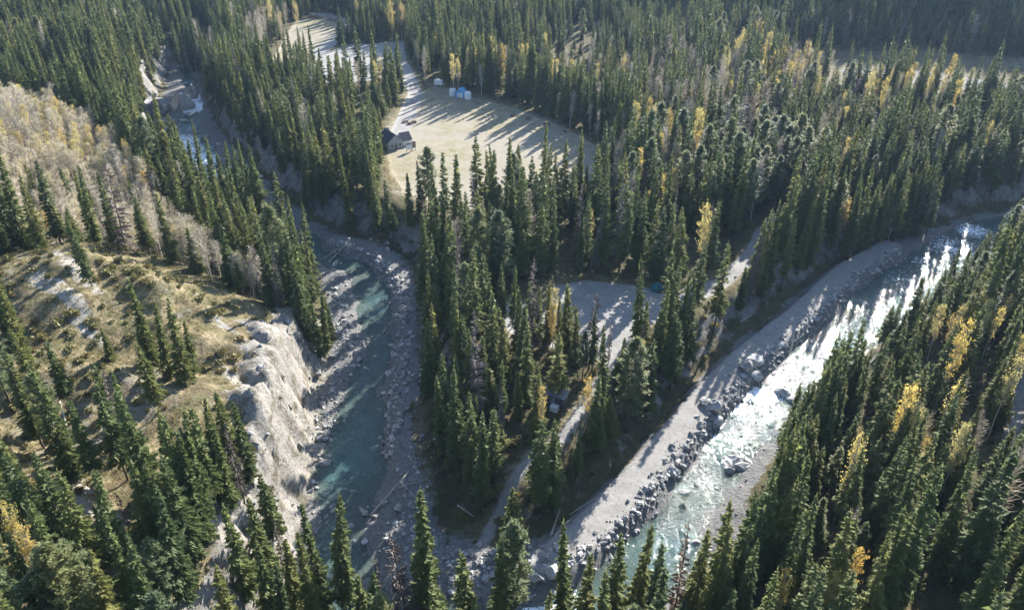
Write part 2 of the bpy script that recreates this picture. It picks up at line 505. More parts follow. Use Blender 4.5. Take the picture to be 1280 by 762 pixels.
MAT = {
    'terrain': terrain_material(),
    'water': water_material(),
    'spruce': needle_material('spruce_needles', (0.100, 0.136, 0.054), (0.158, 0.190, 0.064), (0.222, 0.222, 0.068), 0.52),
    'pine': needle_material('pine_needles', (0.110, 0.145, 0.075), (0.16, 0.19, 0.09), (0.20, 0.21, 0.085), 0.5),
    'dead': needle_material('dead_needles', (0.105, 0.085, 0.07), (0.165, 0.145, 0.125), (0.19, 0.13, 0.09), 0.1),
    'aspen': needle_material('aspen_leaves', (0.56, 0.47, 0.14), (0.60, 0.53, 0.22), (0.56, 0.40, 0.10), 0.45),
    'faded': needle_material('faded_aspen_leaves', (0.44, 0.40, 0.26), (0.52, 0.48, 0.33), (0.58, 0.51, 0.20), 0.4),
    'twig': needle_material('aspen_twigs', (0.48, 0.43, 0.35), (0.60, 0.55, 0.46), (0.58, 0.50, 0.36), 0.3),
    'bark': simple_mat('conifer_bark', (0.13, 0.105, 0.085), (0.07, 0.055, 0.045), 6),
    'pale_bark': simple_mat('aspen_bark', (0.48, 0.45, 0.38), (0.30, 0.27, 0.22), 5),
    'shrub': needle_material('shrub_leaves', (0.075, 0.082, 0.024), (0.15, 0.145, 0.05), (0.22, 0.17, 0.06)),
    'straw': needle_material('dry_grass_blades', (0.22, 0.18, 0.075), (0.34, 0.28, 0.13), (0.16, 0.15, 0.05), 0.3),
    'rock': rock_material('river_rock', (0.17, 0.166, 0.158), (0.38, 0.37, 0.35)),
    'log': simple_mat('weathered_log', (0.42, 0.385, 0.33), (0.26, 0.235, 0.2), 3),
    'shingle': simple_mat('dark_shingle_roof', (0.075, 0.078, 0.085), (0.05, 0.052, 0.058), 3),
    'metal_roof': simple_mat('grey_metal_roof', (0.22, 0.235, 0.26), (0.13, 0.14, 0.16), 0.8, 0.5, 0.5),
    'white': simple_mat('white_paint', (0.66, 0.66, 0.64), (0.55, 0.55, 0.53), 2),
    'cream': simple_mat('pale_siding', (0.36, 0.35, 0.33), (0.28, 0.27, 0.25), 2),
    'blue': simple_mat('blue_tarp', (0.09, 0.33, 0.58), (0.06, 0.24, 0.45), 2, 0.5, 0.4),
    'teal': simple_mat('teal_canvas', (0.03, 0.11, 0.12), (0.02, 0.08, 0.09), 2),
    'wood': simple_mat('table_timber', (0.20, 0.155, 0.11), (0.13, 0.10, 0.07), 4),
    'glass': simple_mat('window_glass', (0.03, 0.04, 0.05), (0.02, 0.025, 0.03), 1, 0.08, 0.5),
    'tyre': simple_mat('tyre_rubber', (0.025, 0.025, 0.025), (0.02, 0.02, 0.02), 4),
    'dark_metal': simple_mat('dark_metal', (0.06, 0.06, 0.065), None, 4, 0.5, 0.5),
}


def tag(o, label=None, cat=None, group=None, kind=None):
    for key, v in (('label', label), ('category', cat), ('group', group), ('kind', kind)):
        if v:
            o[key] = v
    return o


def mesh_np(name, verts, tris=None, quads=None, mats=(), mat_idx=None, smooth_=False):
    """mesh from numpy arrays: triangles first, then quads"""
    me = bpy.data.meshes.new(name)
    verts = np.asarray(verts, np.float32)
    tris = np.zeros((0, 3), np.int32) if tris is None else np.asarray(tris, np.int32)
    quads = np.zeros((0, 4), np.int32) if quads is None else np.asarray(quads, np.int32)
    me.vertices.add(len(verts))
    me.vertices.foreach_set('co', verts.ravel())
    loops = np.concatenate([tris.ravel(), quads.ravel()]).astype(np.int32)
    me.loops.add(len(loops))
    me.loops.foreach_set('vertex_index', loops)
    nf = len(tris) + len(quads)
    me.polygons.add(nf)
    tot = np.concatenate([np.full(len(tris), 3), np.full(len(quads), 4)]).astype(np.int32)
    start = np.concatenate([[0], np.cumsum(tot)[:-1]]).astype(np.int32) if nf else np.zeros(0, np.int32)
    me.polygons.foreach_set('loop_start', start)
    for m in mats:
        me.materials.append(m)
    if mat_idx is not None:
        me.polygons.foreach_set('material_index', np.asarray(mat_idx, np.int32))
    if smooth_:
        me.polygons.foreach_set('use_smooth', np.ones(nf, bool))
    me.update(calc_edges=True)
    return me


def link(name, me, parent=None, loc=(0, 0, 0), rz=0.0):
    o = bpy.data.objects.new(name, me)
    col.objects.link(o)
    o.location = loc
    o.rotation_euler = (0, 0, rz)
    if parent:
        o.parent = parent
    return o


# ------------------------------------------------------------------ terrain, split by ground cover
field_m = np.maximum(smooth(1.2, -1.2, dF), smooth(1.5, -1.5, dMT))
road_m = np.maximum.reduce([smooth(0.9, -0.9, dRoad), smooth(1.2, -1.2, dLot), smooth(1.5, -1.5, dC), smooth(3.4, 2.0, dTR), 0.35 * smooth(3.2, 1.8, dTL)])
bed_m = np.maximum(smooth(1.0, -1.0, dbed), smooth(1.5, -1.5, dSand))
cliff_m = np.clip(cliff_side * smooth(-1, 1, dbed) * smooth(11 + 8 * gul, 7 + 8 * gul, dbed), 0, 1)
grass_m = np.maximum.reduce([on_bluff, 0.9 * smooth(4, -4, dAsp), 0.5 * smooth(2, -2, dFlat), 0.55 * smooth(3.0, 0.5, dRoad) * (Y < 330), 0.6 * smooth(6, 1, np.minimum(dF, dC))])
for line in ([(505, 165), (560, 172), (640, 190), (730, 205)], [(500, 200), (540, 225), (600, 245)], [(530, 118), (560, 140), (575, 175), (560, 215)]):
    dl = np.abs(ldist(X, Y, poly(line, 9.5)) - 0.8)
    road_m = np.maximum(road_m, 0.42 * smooth(0.9, 0.2, dl) * (dF < 0))
ca = np.stack([road_m, bed_m, field_m, np.ones_like(Z)], -1)
scar_m = np.zeros_like(Z)
for line, wd in ((((300, 392), (345, 425)), 1.2), (((268, 440), (302, 466)), 1.1), (((255, 395), (300, 412)), .8), (((75, 365), (100, 372), (135, 402)), 1.7), (((60, 392), (95, 408), (110, 425)), 2.2), (((105, 430), (135, 450)), 1.2),
                 (((70, 628), (110, 636), (150, 642)), 1.2), (((90, 600), (112, 618)), 1.5), (((330, 440), (360, 480)), 1.2), (((250, 490), (290, 505)), .9), (((140, 745), (170, 735)), 1.5), (((225, 530), (262, 545)), 1.0), (((310, 480), (330, 520), (325, 560)), 2.0)):
    dl = ldist(X, Y, [P(u, v, 19) for u, v in line]) + 1.3 * fbm(X, Y, 3.5, 3, 65)
    scar_m = np.maximum(scar_m, smooth(wd, wd - 1.2, dl))
scar_m *= on_bluff
cb = np.stack([grass_m, cliff_m, scar_m, np.ones_like(Z)], -1)
ny, nx = Z.shape
V = np.stack([X, Y, Z], -1).reshape(-1, 3)
idx = np.arange(nx * ny).reshape(ny, nx)
Q = np.stack([idx[:-1, :-1], idx[:-1, 1:], idx[1:, 1:], idx[1:, :-1]], -1)


def fc(a):
    return (a[:-1, :-1] + a[:-1, 1:] + a[1:, 1:] + a[1:, :-1]) / 4


cls = np.zeros((ny - 1, nx - 1), int)
cls[fc(bed_m) > 0.5] = 1
cls[fc(cliff_m) > 0.5] = 2
cls[(fc(dF) < 0)] = 3
cls[(fc(road_m) > 0.5)] = 4
cls[(fc(on_bluff) > 0.5) & (cls == 0)] = 5


def grid_obj(name, m, verts, a, b, mat):
    q = Q[m].reshape(-1, 4)
    used, inv = np.unique(q, return_inverse=True)
    me = mesh_np(name, verts[used], None, inv.reshape(-1, 4), [mat], None, True)
    for an, arr in (('cover_a', a), ('cover_b', b)):
        if arr is not None:
            at = me.attributes.new(an, 'FLOAT_COLOR', 'POINT')
            at.data.foreach_set('color', arr.reshape(-1, 4)[used].astype(np.float32).ravel())
    return link(name, me)


for ci, (nm, lab) in enumerate((('ground', 'brown forest floor of needles and litter under the trees'), ('riverbed', 'grey gravel and cobble bed along the river channels'),
                                ('cliff', 'pale eroded silt cliff above the left river bend'), ('field', 'pale dry grass field in the middle of the forest'),
                                ('gravel_road', 'light grey gravel roads, yards and riverside tracks'), ('hill', 'straw coloured grassy bluff with bare pale scars'))):
    o = grid_obj(nm, cls == ci, V, ca, cb, MAT['terrain'])
    tag(o, lab, None, None, 'structure')

# water follows the same grid, slightly stepped towards the viewer
foam = np.zeros_like(Z)
for u, v, r, s in ((952, 492, 4.5, 1.0), (925, 508, 3.5, .8), (905, 545, 5, .55), (885, 560, 4, .5), (935, 560, 3, .5), (1190, 310, 9, .7), (1215, 290, 7, .8), (1130, 350, 9, .45), (1075, 385, 9, .4), (1160, 330, 9, .5),
                   (1020, 430, 6, .4), (880, 600, 5, .35), (690, 745, 5, 1.0), (672, 752, 4, .9), (238, 140, 9, 1.3), (243, 128, 8, 1.2), (222, 182, 9, 1.0), (235, 192, 8, .9), (245, 205, 9, 1.1), (262, 228, 9, 1.0), (850, 600, 4, .3), (415, 345, 3, .5), (420, 330, 3, .5), (232, 110, 6, .6)):
    cx, cy = P(u, v, 1)
    foam = np.maximum(foam, s * np.exp(-((X - cx) ** 2 + (Y - cy) ** 2) / (r * r)))
depth = np.clip((wl - Z) / 1.3, 0, 1)
wa = np.stack([foam, depth, np.zeros_like(Z), np.ones_like(Z)], -1)
WV = np.stack([X, Y, wl + 0.05 * fbm(X, Y, 3, 2, 60) + 0.10 * foam * fbm(X, Y, 1.6, 2, 61)], -1).reshape(-1, 3)
wet = (fc(np.minimum(dR, dL)) < 2) & (np.minimum.reduce([Z[:-1, :-1] - wl[:-1, :-1], Z[1:, 1:] - wl[1:, 1:], Z[1:, :-1] - wl[1:, :-1], Z[:-1, 1:] - wl[:-1, 1:]]) < 0.15)
o = grid_obj('river', wet, WV, wa, None, MAT['water'])
tag(o, 'shallow turquoise glacial river with glittering riffles', None, None, 'structure')
# ------------------------------------------------------------------ tree forms
UPV = np.array([0, 0, 1.0])


class Soup:
    """collects loose triangles and tapered tubes for one mesh"""
    def __init__(self):
        self.v, self.t, self.n = [], [], 0

    def tris(self, a, b, c):
        m = len(a)
        self.v.append(np.stack([a, b, c], 1).reshape(-1, 3))
        self.t.append(self.n + np.arange(3 * m).reshape(-1, 3))
        self.n += 3 * m

    def tube(self, pts, rad, sides=6):
        pts = np.asarray(pts, float)
        k = len(pts)
        d = np.gradient(pts, axis=0)
        d /= np.linalg.norm(d, axis=1)[:, None] + 1e-9
        ref = np.array([0.0, 1, 0]) if abs(d[0][2]) > 0.7 else UPV
        s = np.cross(d, ref)
        s /= np.linalg.norm(s, axis=1)[:, None] + 1e-9
        w = np.cross(d, s)
        a = np.arange(sides) * 2 * np.pi / sides
        ring = pts[:, None] + np.asarray(rad)[:, None, None] * (np.cos(a)[None, :, None] * s[:, None] + np.sin(a)[None, :, None] * w[:, None])
        self.v.append(ring.reshape(-1, 3))
        f = []
        for i in range(k - 1):
            for j in range(sides):
                p, q = i * sides + j, i * sides + (j + 1) % sides
                f += [(p, q, q + sides), (p, q + sides, p + sides)]
        for i in range(1, sides - 1):
            f.append(((k - 1) * sides, (k - 1) * sides + i, (k - 1) * sides + i + 1))
            f.append((0, i + 1, i))
        self.t.append(self.n + np.array(f))
        self.n += k * sides

    def get(self):
        return np.concatenate(self.v), np.concatenate(self.t)


def perp(d):
    s = np.cross(d, UPV)
    return s / (np.linalg.norm(s, axis=1)[:, None] + 1e-9)


def conifer(seed, H=20.0, R=2.0, low=0.08, step=0.3, nb=6, power=0.8, sparse=0.0, droop=0.35, thin=1.0):
    r = np.random.default_rng(seed)
    zs = np.arange(low * H, H * 0.985, step)
    z0, ph, Ls = [], [], []
    for z in zs:
        t = (z - low * H) / (H * (1 - low))
        n = max(3, int(round(nb * (1 - 0.45 * t))))
        Lb = R * (1 - t) ** power * (0.72 + 0.28 * min(1, t / 0.16)) + 0.10
        Lb *= r.uniform(0.78, 1.15)
        for i in range(n):
            if r.random() < sparse:
                continue
            z0.append(z + r.normal(0, 0.09))
            ph.append(r.uniform(0, 2 * math.pi))
            Ls.append(Lb * r.uniform(0.62, 1.22))
    # a few gaps on one side make the outline uneven
    z0, ph, Ls = np.array(z0), np.array(ph), np.array(Ls)
    gap = vnoise(ph * 1.2 + seed, z0 * 0.8, seed)
    Ls = Ls * (1 + 0.55 * gap)
    t = np.clip((z0 - low * H) / (H * (1 - low)), 0, 1)
    rad = np.stack([np.cos(ph), np.sin(ph), np.zeros_like(ph)], 1)
    slope = 0.45 * t - droop * (1 - t)
    S = Soup()

    def at(s):
        return rad * (s * Ls)[:, None] + np.stack([0 * ph, 0 * ph, z0 + Ls * (slope * s - 0.22 * s * s + 0.12 * s ** 3)], 1)

    lat = np.stack([-np.sin(ph), np.cos(ph), 0 * ph], 1)
    m = len(Ls)
    for s in (0.28, 0.5, 0.7, 0.86):
        p = at(np.full(m, s))
        for sg in (-1, 1):
            ln = Ls * 0.42 * (1.15 - 0.6 * s) * r.uniform(0.7, 1.3, m) + 0.12
            tip = p + (lat * sg * r.uniform(0.6, 1.0, m)[:, None] + rad * r.uniform(0.3, 0.9, m)[:, None]) * ln[:, None]
            tip[:, 2] -= ln * r.uniform(0.15, 0.7, m)
            w = (0.13 + 0.06 * Ls) * thin * r.uniform(0.7, 1.3, m)
            a = p + rad * w[:, None]
            b = p - rad * w[:, None]
            a[:, 2] += 0.03
            b[:, 2] -= r.uniform(0.0, 0.2, m)
            S.tris(a, b, tip)
    p, q = at(np.full(m, 0.45)), at(np.full(m, 1.08))
    w = (0.10 + 0.05 * Ls) * thin
    hang = np.zeros((m, 3))
    hang[:, 2] = -0.22 * thin
    S.tris(p + lat * w[:, None], p - lat * w[:, None], q)
    S.tris(p + 0.06, p + hang, q)
    # inner needles close to the stem keep the crown from being see-through
    if sparse < 0.3:
        k = int(len(zs) * 3)
        zz = r.uniform(low * H + 0.3, H * 0.93, k)
        tt = (zz - low * H) / (H * (1 - low))
        rr = R * (1 - tt) ** power * r.uniform(0.1, 0.55, k)
        aa = r.uniform(0, 6.283, k)
        c = np.stack([rr * np.cos(aa), rr * np.sin(aa), zz], 1)
        S.tris(c + r.normal(0, 0.28, (k, 3)), c + r.normal(0, 0.28, (k, 3)), c + r.normal(0, 0.28, (k, 3)))
    k = 10
    zz = np.linspace(H * 0.9, H, k)
    c = np.stack([0 * zz, 0 * zz, zz], 1)
    S.tris(c + r.normal(0, 0.06, (k, 3)), c + r.normal(0, 0.06, (k, 3)), c + np.array([0, 0, 0.5]) + r.normal(0, 0.05, (k, 3)))
    T = Soup()
    bend = r.normal(0, 0.12, 2)
    hz = np.linspace(-0.6, H * 0.97, 6)
    T.tube(np.stack([bend[0] * np.sin(hz / H * 3), bend[1] * np.sin(hz / H * 3), hz], 1), np.interp(hz, [0, H], [0.2 * H / 20, 0.03]), 6)
    return S.get(), T.get()


def pine(seed, H=17.0, R=2.3, low=0.22):
    r = np.random.default_rng(seed)
    S, T = Soup(), Soup()
    hz = np.linspace(-0.6, H * 0.96, 6)
    T.tube(np.stack([0.15 * np.sin(hz * .4 + seed), 0.15 * np.cos(hz * .3 + seed) - .15, hz], 1), np.interp(hz, [0, H], [0.22, 0.04]), 6)
    z = low * H
    while z < H * 0.97:
        t = (z - low * H) / (H * (1 - low))
        L = R * (math.sin(math.pi * min(1, 0.28 + 0.72 * t)) ** 0.75 * 0.9 + 0.12) * (1.0 if t < .75 else (1 - t) / .25 * .6 + .4)
        for i in range(4):
            ph = r.uniform(0, 6.283)
            l = L * r.uniform(0.55, 1.2)
            d = np.array([math.cos(ph), math.sin(ph), 0.25 + 0.5 * t])
            tip = np.array([0, 0, z + r.uniform(-.2, .2)]) + d * l
            T.tube([[0, 0, z], 0.6 * tip + 0.4 * np.array([0, 0, z - 0.1]), tip], [0.05, 0.035, 0.015], 3)
            for s in (0.5, 0.75, 1.0):
                n = 13
                c = np.array([0, 0, z]) * (1 - s) + tip * s
                g = r.normal(0, 1, (n, 3))
                g /= np.linalg.norm(g, axis=1)[:, None]
                g[:, 2] = g[:, 2] * 0.7 + 0.25
                ln = r.uniform(0.35, 0.75, n)
                sd = perp(g) * 0.13
                c0 = c + r.normal(0, 0.16, (n, 3))
                S.tris(c0 + sd, c0 - sd, c0 + g * ln[:, None])
        z += 0.42
    return S.get(), T.get()


def broadleaf(seed, H=12.0, R=1.7, leaves=700, twigs=90, low=0.35, leaf=0.2, mult=1):
    r = np.random.default_rng(seed)
    S, T = Soup(), Soup()
    hz = np.linspace(-0.5, H * 0.95, 6)
    ox = np.stack([0.2 * np.sin(hz * .5 + seed), 0.2 * np.cos(hz * .45 + 2 * seed), hz], 1)
    T.tube(ox, np.interp(hz, [0, H], [0.14, 0.02]), 5)
    tips = []
    for i in range(twigs):
        z = r.uniform(low, 0.96) * H
        t = (z / H - low) / (1 - low)
        ph = r.uniform(0, 6.283)
        l = R * (0.35 + math.sin(math.pi * min(1, .22 + .72 * t))) * r.uniform(0.45, 0.95)
        d = np.array([math.cos(ph), math.sin(ph), r.uniform(0.5, 1.3)])
        d /= np.linalg.norm(d)
        a = np.array([np.interp(z, hz, ox[:, 0]), np.interp(z, hz, ox[:, 1]), z])
        b = a + d * l * 0.55 + r.normal(0, .08, 3)
        c = b + (d + r.normal(0, .3, 3)) * l * 0.6
        T.tube([a, b, c], [0.035, 0.022, 0.008], 3)
        tips += [b, c, 0.5 * (b + c)]
        for q in range(2):
            e = b + (d + r.normal(0, .45, 3)) * l * 0.5
            T.tube([b, e], [0.016, 0.006], 3)
            tips.append(e)
    tips = np.array(tips)
    if leaves:
        c = tips[r.integers(0, len(tips), leaves)] + r.normal(0, 0.22, (leaves, 3))
        g = r.normal(0, 1, (leaves, 3))
        g /= np.linalg.norm(g, axis=1)[:, None]
        s1 = perp(g) * leaf
        s2 = np.cross(g, s1)
        S.tris(c - s1, c + s1 * 0.4 + s2 * .8, c + s1 * 0.5 - s2 * .8)
        S.tris(c + s1, c - s1 * 0.3 + s2 * .7, c - s1 * 0.2 - s2 * .8)
    return (S.get() if leaves else None), T.get()


def shrub(seed, R=0.8, n=160):
    r = np.random.default_rng(seed)
    S, T = Soup(), Soup()
    for i in range(9):
        ph, el = r.uniform(0, 6.283), r.uniform(0.4, 1.3)
        d = np.array([math.cos(ph) * math.cos(el), math.sin(ph) * math.cos(el), math.sin(el)])
        T.tube([[0, 0, -0.1], d * R * 0.8], [0.03, 0.01], 3)
    g = r.normal(0, 1, (n, 3))
    g /= np.linalg.norm(g, axis=1)[:, None]
    c = g * R * r.uniform(0.45, 1.0, n)[:, None] * (1 + 0.5 * vnoise(g[:, 0] * 2 + seed, g[:, 1] * 2, seed))[:, None]
    c[:, 2] = np.abs(c[:, 2]) * 0.75 + 0.1
    k = r.normal(0, 0.16, (3, n, 3))
    S.tris(c + k[0], c + k[1], c + k[2] + g * 0.18)
    return S.get(), T.get()


FORMS = {}


def add_form(kind, crown, trunk, cm, tm, H):
    cme = mesh_np(kind + '_crown', *crown, None, [cm]) if crown else None
    tme = mesh_np(kind + '_trunk', *trunk, None, [tm], None, True)
    if crown:
        v = np.concatenate([crown[0], trunk[0]])
        t = np.concatenate([crown[1], trunk[1] + len(crown[0])])
        mi = np.concatenate([np.zeros(len(crown[1]), int), np.ones(len(trunk[1]), int)])
        jme = mesh_np(kind + '_joined', v, t, None, [cm, tm], mi)
    else:
        jme = tme
    FORMS.setdefault(kind, []).append((cme, tme, jme, H))


for i, (R, pw, lo, st) in enumerate(((1.95, .85, .06, .42), (1.7, .8, .05, .4), (2.15, .9, .05, .42), (1.5, .75, .10, .4), (1.95, .95, .12, .44), (1.75, .85, .18, .42), (2.35, .95, .04, .42), (1.3, .85, .16, .42), (2.0, .7, .22, .46), (1.6, 1.0, .05, .4), (2.2, .8, .1, .5), (1.5, .65, .25, .5))):
    add_form('spruce_tree', *conifer(100 + i, 20, R, lo, st, 10, pw), MAT['spruce'], MAT['bark'], 20)
for i in range(5):
    add_form('pine_tree', *pine(200 + i, 17, (2.3, 2.0, 2.6, 1.8, 2.2)[i], (.18, .3, .2, .35, .25)[i]), MAT['pine'], MAT['bark'], 17)
for i in range(4):
    add_form('dead_spruce_tree', *conifer(300 + i, 18, (1.5, 1.2, 1.7, 1.3)[i], .12, .36, 6, .6, .35, .3, .55), MAT['dead'], MAT['bark'], 18)
for i in range(4):
    add_form('aspen_tree', *broadleaf(400 + i, 12, (1.7, 1.4, 1.9, 1.5)[i], (1100, 700, 1400, 500)[i], 90, (.35, .42, .3, .4)[i], .15), MAT['aspen'], MAT['pale_bark'], 12)
for i in range(4):
    add_form('fading_aspen_tree', *broadleaf(500 + i, 10, (1.5, 1.3, 1.7, 1.4)[i], (380, 240, 560, 150)[i], 150, .22, .12), MAT['faded'], MAT['twig'], 10)
for i in range(4):
    add_form('bare_aspen_tree', *broadleaf(600 + i, 10.5, (1.4, 1.2, 1.6, 1.3)[i], 0, 130, .25), None, MAT['twig'], 10.5)
for i in range(4):
    add_form('low_shrub', *shrub(700 + i, (.8, 1.0, .7, .9)[i]), MAT['shrub'], MAT['bark'], 1.0)

# ------------------------------------------------------------------ where the trees stand
PL = {k: [] for k in FORMS}                  # kind -> (x, y, height factor, width factor, form)


def put(kind, x, y, h=1.0, w=1.0, form=None):
    PL[kind].append((x, y, h, w, int(rng.integers(0, len(FORMS[kind]))) if form is None else form))


def in_view(x, y, side=45, far=640):
    d = y * CP + (CAMZ - 10) * SP
    return (y > 30) & (y < far) & (np.abs(x) < 0.66 * d + side)


def scatter(x0, x1, y0, y1, step, keep):
    xs, ys = np.meshgrid(np.arange(x0, x1, step), np.arange(y0, y1, step))
    xs = (xs + (np.arange(xs.shape[0]) % 2)[:, None] * step / 2 + rng.uniform(-.42, .42, xs.shape) * step).ravel()
    ys = (ys + rng.uniform(-.42, .42, ys.shape) * step).ravel()
    m = keep(xs, ys)
    return xs[m], ys[m]


def grid_of(a):
    return lambda x, y: Zat(x, y, a)


g_bed, g_bluff, g_asp = grid_of(dbed), grid_of(dB), grid_of(dAsp)
g_open = grid_of(np.minimum.reduce([dF, dLot, dC, dMT, dRoad, dSand]))
KEEPOUT = [poly([(1120, 300), (1200, 282), (1230, 250), (1180, 245), (1130, 275)], 8), poly([(1165, 282), (1262, 258), (1290, 228), (1205, 240)], 8), poly([(850, 372), (905, 345), (938, 312), (958, 318), (925, 372), (870, 402)], 8), poly([(476, 170), (512, 170), (528, 268), (478, 268)], 9.5), poly([(372, 90), (500, 90), (495, 114), (400, 118), (372, 104)], 10), poly([(345, 85), (372, 75), (385, 100), (360, 112), (335, 100)], 10)]
g_keep = grid_of(np.minimum.reduce([sdf(X, Y, q) for q in KEEPOUT]))
g_flat, g_cliff = grid_of(dFlat), grid_of(cliff_m)
NEARBANK = poly([(560, 770), (1000, 730), (1290, 640), (1400, 900), (300, 1000), (420, 780)], 6)
SPARSE_C = poly([(600, 380), (690, 340), (905, 350), (890, 410), (850, 450), (790, 520), (700, 560), (640, 470)], 8)

BACK_C = poly([(690, 345), (850, 352), (905, 335), (900, 300), (700, 295)], 8)


def forest(x, y):
    ok = in_view(x, y) & (g_bed(x, y) > 1.6 + 1.5 * rng.random(x.shape)) & (g_open(x, y) > 1.6) & (g_keep(x, y) > 0) & (g_asp(x, y) > 0) & (g_flat(x, y) > 2)
    ok &= ~((g_bluff(x, y) < 0))
    n = fbm(x, y, 28, 3, 70)
    thin = np.where(sdf(x, y, SPARSE_C) < 0, 0.58, 0.12)
    thin = np.where(n < -0.3, 0.75, thin)
    thin = np.where(sdf(x, y, BACK_C) < 0, 0.7, thin)
    far_gap = fbm(x, y, 45, 3, 72) + 0.25 * fbm(x, y, 9, 2, 73)
    thin = np.where((far_gap < -0.32) & (y > 170), 0.8, thin)
    thin = np.where((np.abs(x) < 70) & (y < 74), 0.55, thin)
    ok &= rng.random(x.shape) > thin
    return ok


RR = np.array(RIPRAP_R)
RLs = np.array(BED_L)


def dRx(x, y):
    """positive on the far right of the bright river"""
    yy = RR[::-1, 1]
    xr = np.interp(y, yy, RR[::-1, 0])
    return x - xr - 4 if y < RR[:, 1].max() + 6 else -1


def dLx(x, y):
    w = np.array(WAT_L[0:9] + WAT_T[0:13])
    o = np.argsort(w[:, 1])
    return x - np.interp(y, w[o, 1], w[o, 0])


fx, fy = scatter(-460, 470, 30, 640, 3.7, forest)
u_, v_, _ = proj(fx, fy, Zat(fx, fy) + 8)
kind_n = fbm(fx, fy, 40, 3, 75)
size_n = fbm(fx, fy, 30, 3, 77)
grey = np.exp(-(((u_ - 760) / 190) ** 2 + ((v_ - 330) / 110) ** 2)) * 0.22 + np.exp(-(((u_ - 960) / 200) ** 2 + ((v_ - 130) / 90) ** 2)) * 0.12 + 0.03
bare = np.exp(-(((u_ - 900) / 170) ** 2 + ((v_ - 140) / 60) ** 2)) * 0.4 + np.exp(-(((u_ - 720) / 120) ** 2 + ((v_ - 95) / 30) ** 2)) * 0.35 + np.exp(-(((u_ - 1240) / 60) ** 2 + ((v_ - 470) / 110) ** 2)) * 0.35
bare += np.exp(-(((u_ - 320) / 40) ** 2 + ((v_ - 30) / 30) ** 2)) * 0.6 + 0.03
for i in range(len(fx)):
    q = rng.random()
    edge_small = rng.random()
    h = float(np.clip(0.84 + 0.5 * size_n[i] + rng.normal(0, 0.16), 0.38, 1.2))
    if edge_small < 0.2:
        h *= rng.uniform(.35, .7)
    if 1060 < u_[i] < 1260 and 300 < v_[i] < 440 and dRx(fx[i], fy[i]) > 0 and float(g_bed(fx[i], fy[i])) < 11:
        h *= .6
    if q < grey[i]:
        put('dead_spruce_tree', fx[i], fy[i], h)
    elif q < grey[i] + bare[i]:
        put('bare_aspen_tree', fx[i], fy[i], h * 1.45, .75)
    elif kind_n[i] + rng.normal(0, .22) > (0.36 if fy[i] < 230 else 0.6):
        put('pine_tree', fx[i], fy[i], h * 1.02)
    else:
        put('spruce_tree', fx[i], fy[i], h, rng.uniform(.85, 1.2))

# lone and grouped conifers seen on and around the grassy bluff: (u, v at foot, height factor, kind)
BL = [(70, 700, .9, 's'), (95, 690, .85, 's'), (120, 720, .9, 's'), (160, 730, .95, 's'), (45, 660, .95, 's'), (25, 690, .9, 's'), (200, 700, .9, 's'), (225, 710, .95, 's'), (180, 790, .95, 's'), (90, 770, .95, 's'), (120, 790, .9, 'p'), (5, 620, 1.0, 's'), (55, 560, .9, 's'), (125, 610, .8, 's'), (300, 650, .7, 's'), (340, 740, .85, 's'), (372, 760, .8, 's'), (310, 720, .8, 's'), (270, 780, 1.0, 's'), (85, 500, .7, 's'), (260, 322, .95, 's'), (280, 335, 1.0, 's'), (300, 345, 1.0, 's'), (318, 355, 1.05, 's'), (335, 362, 1.0, 's'), (350, 370, 1.05, 's'), (365, 376, 1.1, 's'), (380, 384, 1.05, 's'), (392, 390, 1.0, 's'), (270, 312, .9, 's'), (295, 330, 1.0, 's'), (325, 345, 1.05, 's'), (345, 352, 1.0, 's'), (375, 368, 1.05, 's'), (310, 335, 1.0, 's'), (360, 360, 1.0, 's'), (388, 374, 1.0, 's'), (240, 315, .9, 's'), (40, 470, 0.95, 's'), (20, 430, 1.0, 's'), (10, 500, 1.0, 'p'), (60, 520, 0.9, 's'), (95, 600, 1.05, 's'), (80, 560, 0.9, 'p'), (115, 358, 0.55, 's'), (105, 340, 0.6, 's'), (55, 322, 0.6, 's'), (190, 452, 0.85, 's'), (232, 478, 0.85, 's'), (212, 472, 0.8, 's'), (243, 470, 0.6, 's'), (200, 515, 0.7, 's'), (140, 450, 0.35, 's'), (408, 442, 0.85, 's'), (402, 452, 0.7, 's'), (415, 425, 0.6, 's'), (205, 640, 1.15, 's'), (185, 625, 1.1, 's'), (225, 655, 1.0, 's'), (240, 665, 1.05, 's'), (262, 660, 0.95, 's'), (285, 690, 1.0, 's'), (300, 700, 0.9, 's'), (335, 690, 0.85, 's'), (352, 700, 0.8, 's'), (325, 712, 0.9, 'd'), (318, 680, 0.75, 's'), (360, 720, 0.7, 'd'), (270, 720, 1.0, 's'), (290, 760, 1.0, 's'), (320, 775, 1.0, 's'), (345, 790, 1.0, 's'), (250, 800, 1.05, 's'), (200, 820, 1.0, 's'), (150, 560, 0.8, 'd'), (160, 600, 0.9, 's'), (20, 650, 1.0, 's'), (-20, 620, 1.0, 's'), (300, 830, 1.0, 's'), (360, 800, 0.8, 's'), (170, 690, 0.6, 'd'), (150, 545, 0.7, 's'), (280, 625, 0.8, 's'), (255, 610, 0.75, 's'), (-40, 500, 1.0, 's'), (-35, 560, 1.0, 's'), (140, 700, 0.5, 's'), (60, 790, 0.8, 's'), (150, 810, 0.85, 's'), (215, 770, 0.8, 'p'), (20, 770, 0.8, 'p')]
for u, v, h, k in BL:
    x, y = P(u, v, 18)
    for it in range(3):
        x, y = P(u, v, float(Zat(x, y)))
    put({'s': 'spruce_tree', 'p': 'pine_tree', 'd': 'dead_spruce_tree'}[k], x, y, h * .88, .95 if h > .6 else .8)

